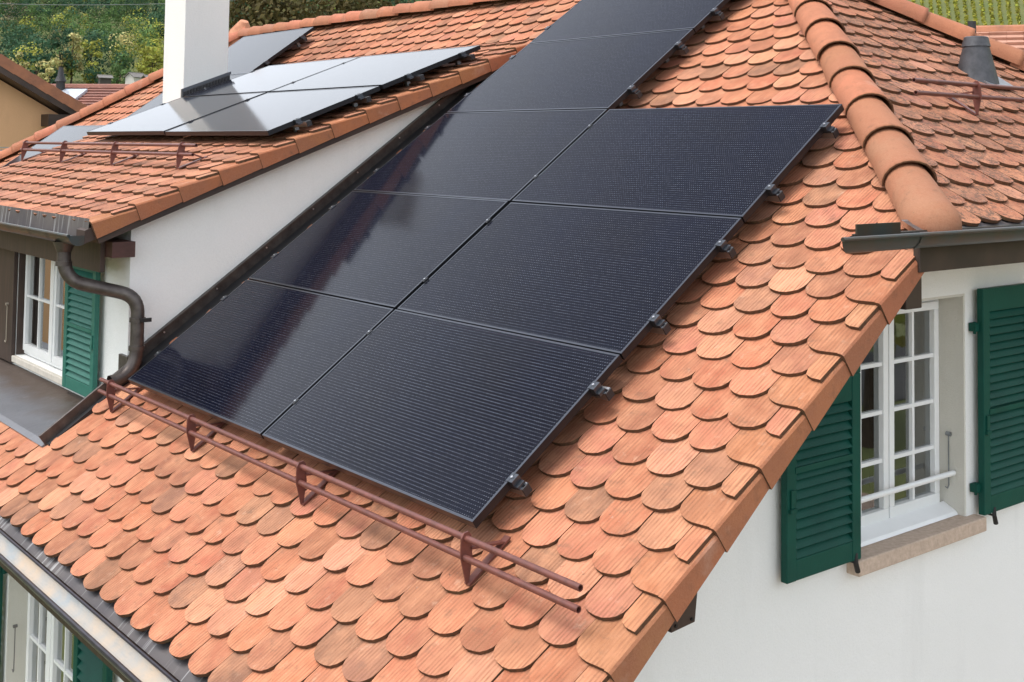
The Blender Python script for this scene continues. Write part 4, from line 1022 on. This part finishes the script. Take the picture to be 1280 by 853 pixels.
# single trees along the foot of the wood
def tree(name, label, P, h, r, col, n_clump, n_leaf, size, group=None, seed=0, tr_=.12, lo=.35):
    g = np.random.default_rng(seed); P = Vector(P); o = tag(empty(name, P), label, 'tree', group)
    cen, rad, cc = [], [], []
    for q in range(n_clump):
        z = g.uniform(lo, .97); f = sqrt(max(.08, 1-((z-.62)/.42)**2)); a = g.uniform(0, 2*pi); rr = r*f*sqrt(g.uniform(.1, 1))*.8
        cen.append((rr*cos(a), rr*sin(a), h*z)); s = r*g.uniform(.24, .46); rad.append((s, s, s*.85)); cc.append(np.array(col)*g.uniform(.72, 1.28))
    V, F, T = leaf_cloud(cen, rad, n_leaf, size, cc, .28, seed=seed+1); leaf_obj('crown', V, F, T, o)
    m = MB(); m.tube([(0, 0, -.3), (.02*h, 0, h*.3), (0, .02*h, h*.75)], [tr_, tr_*.75, tr_*.2], 9)
    for q in range(7):
        a = 2*pi*q/7+.3; zz = h*(.3+.06*q); e = cen[q % len(cen)]; m.tube([(0, 0, zz), ((e[0])*.55, e[1]*.55, (zz+e[2])*.5+.02*h), e], [tr_*.45, tr_*.28, tr_*.08], 6)
    m.build('trunk', BARK, o, smooth=True); return o
edge = [(62, 322, PG, 11, 4.2, 'cream blossoming'), (88, 338, PG, 15, 4.0, 'tall pale blossoming'), (20, 330, PG, 11, 4.0, 'pale leafy'), (74, 335, DG, 15, 4.2, 'dark green'), (112, 345, YG, 12, 4.5, 'yellow green'), (150, 330, MG, 9, 4.0, 'mid green'), (190, 340, YG, 12, 4.5, 'golden green'), (45, 325, DG, 12, 3.6, 'deep green')]
for i, (px, dd, c, h, r, w_) in enumerate(edge):
    rr_ = ray(px, 100); az = math.degrees(atan2(rr_.y, rr_.x)); P = terr(az, dd-18)
    tree('field_tree', ['cream blossoming tree beside the green field below the wood', 'tall pale blossoming tree standing up out of the wood edge', 'pale leafy tree above the ochre house verge', 'dark green broad tree between two pale blossoming trees', 'yellow green tree behind the dark hut', 'mid green low tree beside the white cottage', 'golden green tree beside the white chimney', 'deep green tree behind the ochre house verge'][i], P, h, r, c, 16, 60, .8, 'trees along the foot of the wood', 40+i, .3, .12)
# bronze-green tree close behind the ridge
P = at_dist(402, 20, 24); tree('copper_tree', 'dark bronze-green broadleaf tree rising behind the tiled ridge', (P.x, P.y, GZ), 10.5, 2.9, (.075, .064, .020), 110, 420, .105, None, 90, .3, .45)
P = at_dist(480, 20, 36); tree('leafy_tree', 'mid green tree peeping over the ridge right of the bronze tree', (P.x, P.y, GZ), 11.4, 3.0, (.10, .12, .035), 70, 220, .14, None, 95, .3, .45)
# cliff patch at the far left
m = MB(); c = terr(74.6, 430)
for i in range(14):
    for j in range(5):
        b = c + Vector((R(-.5, .5), R(-.5, .5), 0)) + Vector((sin(radians(74)), -cos(radians(74)), 0))*(i*1.6-14) + Vector((0, 0, j*2.2+2+R(-.5, .5))) + Vector((cos(radians(74)), sin(radians(74)), 0))*(j*1.2); m.box(b.x-1.2, b.x+1.2, b.y-1, b.y+1, b.z-1.4, b.z+1.4)
tag(m.build('cliff', simple('pale_rock', (.48, .38, .29), .95, 0, .5, .4)), kind='structure')
# vineyards: rows of vines climbing the right hill, a strip of rows before the wood on the left
def vine_rows(name, label, rows_, step, r, size, col, seed):
    g = np.random.default_rng(seed); cen, rad, cc = [], [], []
    for A, B in rows_:
        A, B = Vector(A), Vector(B); n = max(2, int((B-A).length/step))
        for i in range(n):
            p = A.lerp(B, (i+g.uniform(-.3, .3))/n); cen.append((p.x, p.y, p.z+.8)); rad.append((r, r, .75)); cc.append(np.array(col)*g.uniform(.7, 1.35))
    V, F, T = leaf_cloud(cen, rad, 7, size, cc, .3, seed=seed); return tag(leaf_obj(name, V, F, T), label, 'vineyard', kind='stuff')
rows_ = []
for i in range(64):
    az = 18 + i*.36; prev = None
    a0, a1 = terr(az, 262), terr(az-.0, 262)
    rows_.append((terr(az, 258), terr(az+.4, 330))); rows_.append((terr(az+.4, 330), terr(az+.9, 420)))
vine_rows('vineyard', 'yellow green vine rows climbing the hillside behind the roof', rows_, 1.25, .50, .75, (.24, .24, .035), 11)
rows_ = [(terr(17, 220+i*2.6), terr(42, 213+i*2.6)) for i in range(14)]
vine_rows('lower_vineyard', 'slanting vine rows at the foot of the hillside vineyard', rows_, 1.25, .45, .7, (.17, .21, .03), 12)
rows_ = [(terr(66, 262+i*3.2), terr(78, 262+i*3.2)) for i in range(15)]
vine_rows('field_vineyard', 'low green vine rows on the field before the wood', rows_, 1.4, .4, .7, (.16, .21, .05), 13)
P = at_dist(1215, 40, 22); m = MB(); m.tube([(0, 0, -3), (0, 0, .18)], .07, 8); o = m.build('flue_pipe', BLACKP, None, P); tag(o, 'thin black flue pipe before the vineyard', 'pipe')
A = at_dist(-30, 4, 70); B = at_dist(330, -2, 80); m = MB(); m.tube([A.lerp(B, t) + Vector((0, 0, -.25*(1-(2*t-1)**2))) for t in [i/8 for i in range(9)]], .02, 6); tag(m.build('overhead_cable', STEEL), 'thin pale overhead cable before the wooded hill', 'cable')
# garden trees across the yard, seen in the window panes
for i, (x_, y_, h, r, c) in enumerate(((16, -17, 10, 3.6, MG), (24, -15, 11, 3.8, YG), (8, -27, 11, 4, DG), (31, -24, 12, 4, MG), (-16, 14, 10, 3.5, MG), (-18, 24, 11, 4, DG))):
    tree('garden_tree', ['green tree across the courtyard by the road', 'yellow green tree at the end of the courtyard', 'dark tree beyond the road', 'tall green tree beyond the road bend', 'green tree in the front garden', 'dark tree in the far front garden'][i], (x_, y_, GZ), h, r, c, 34, 60, .5, 'garden trees', 120+i, .25, .25)
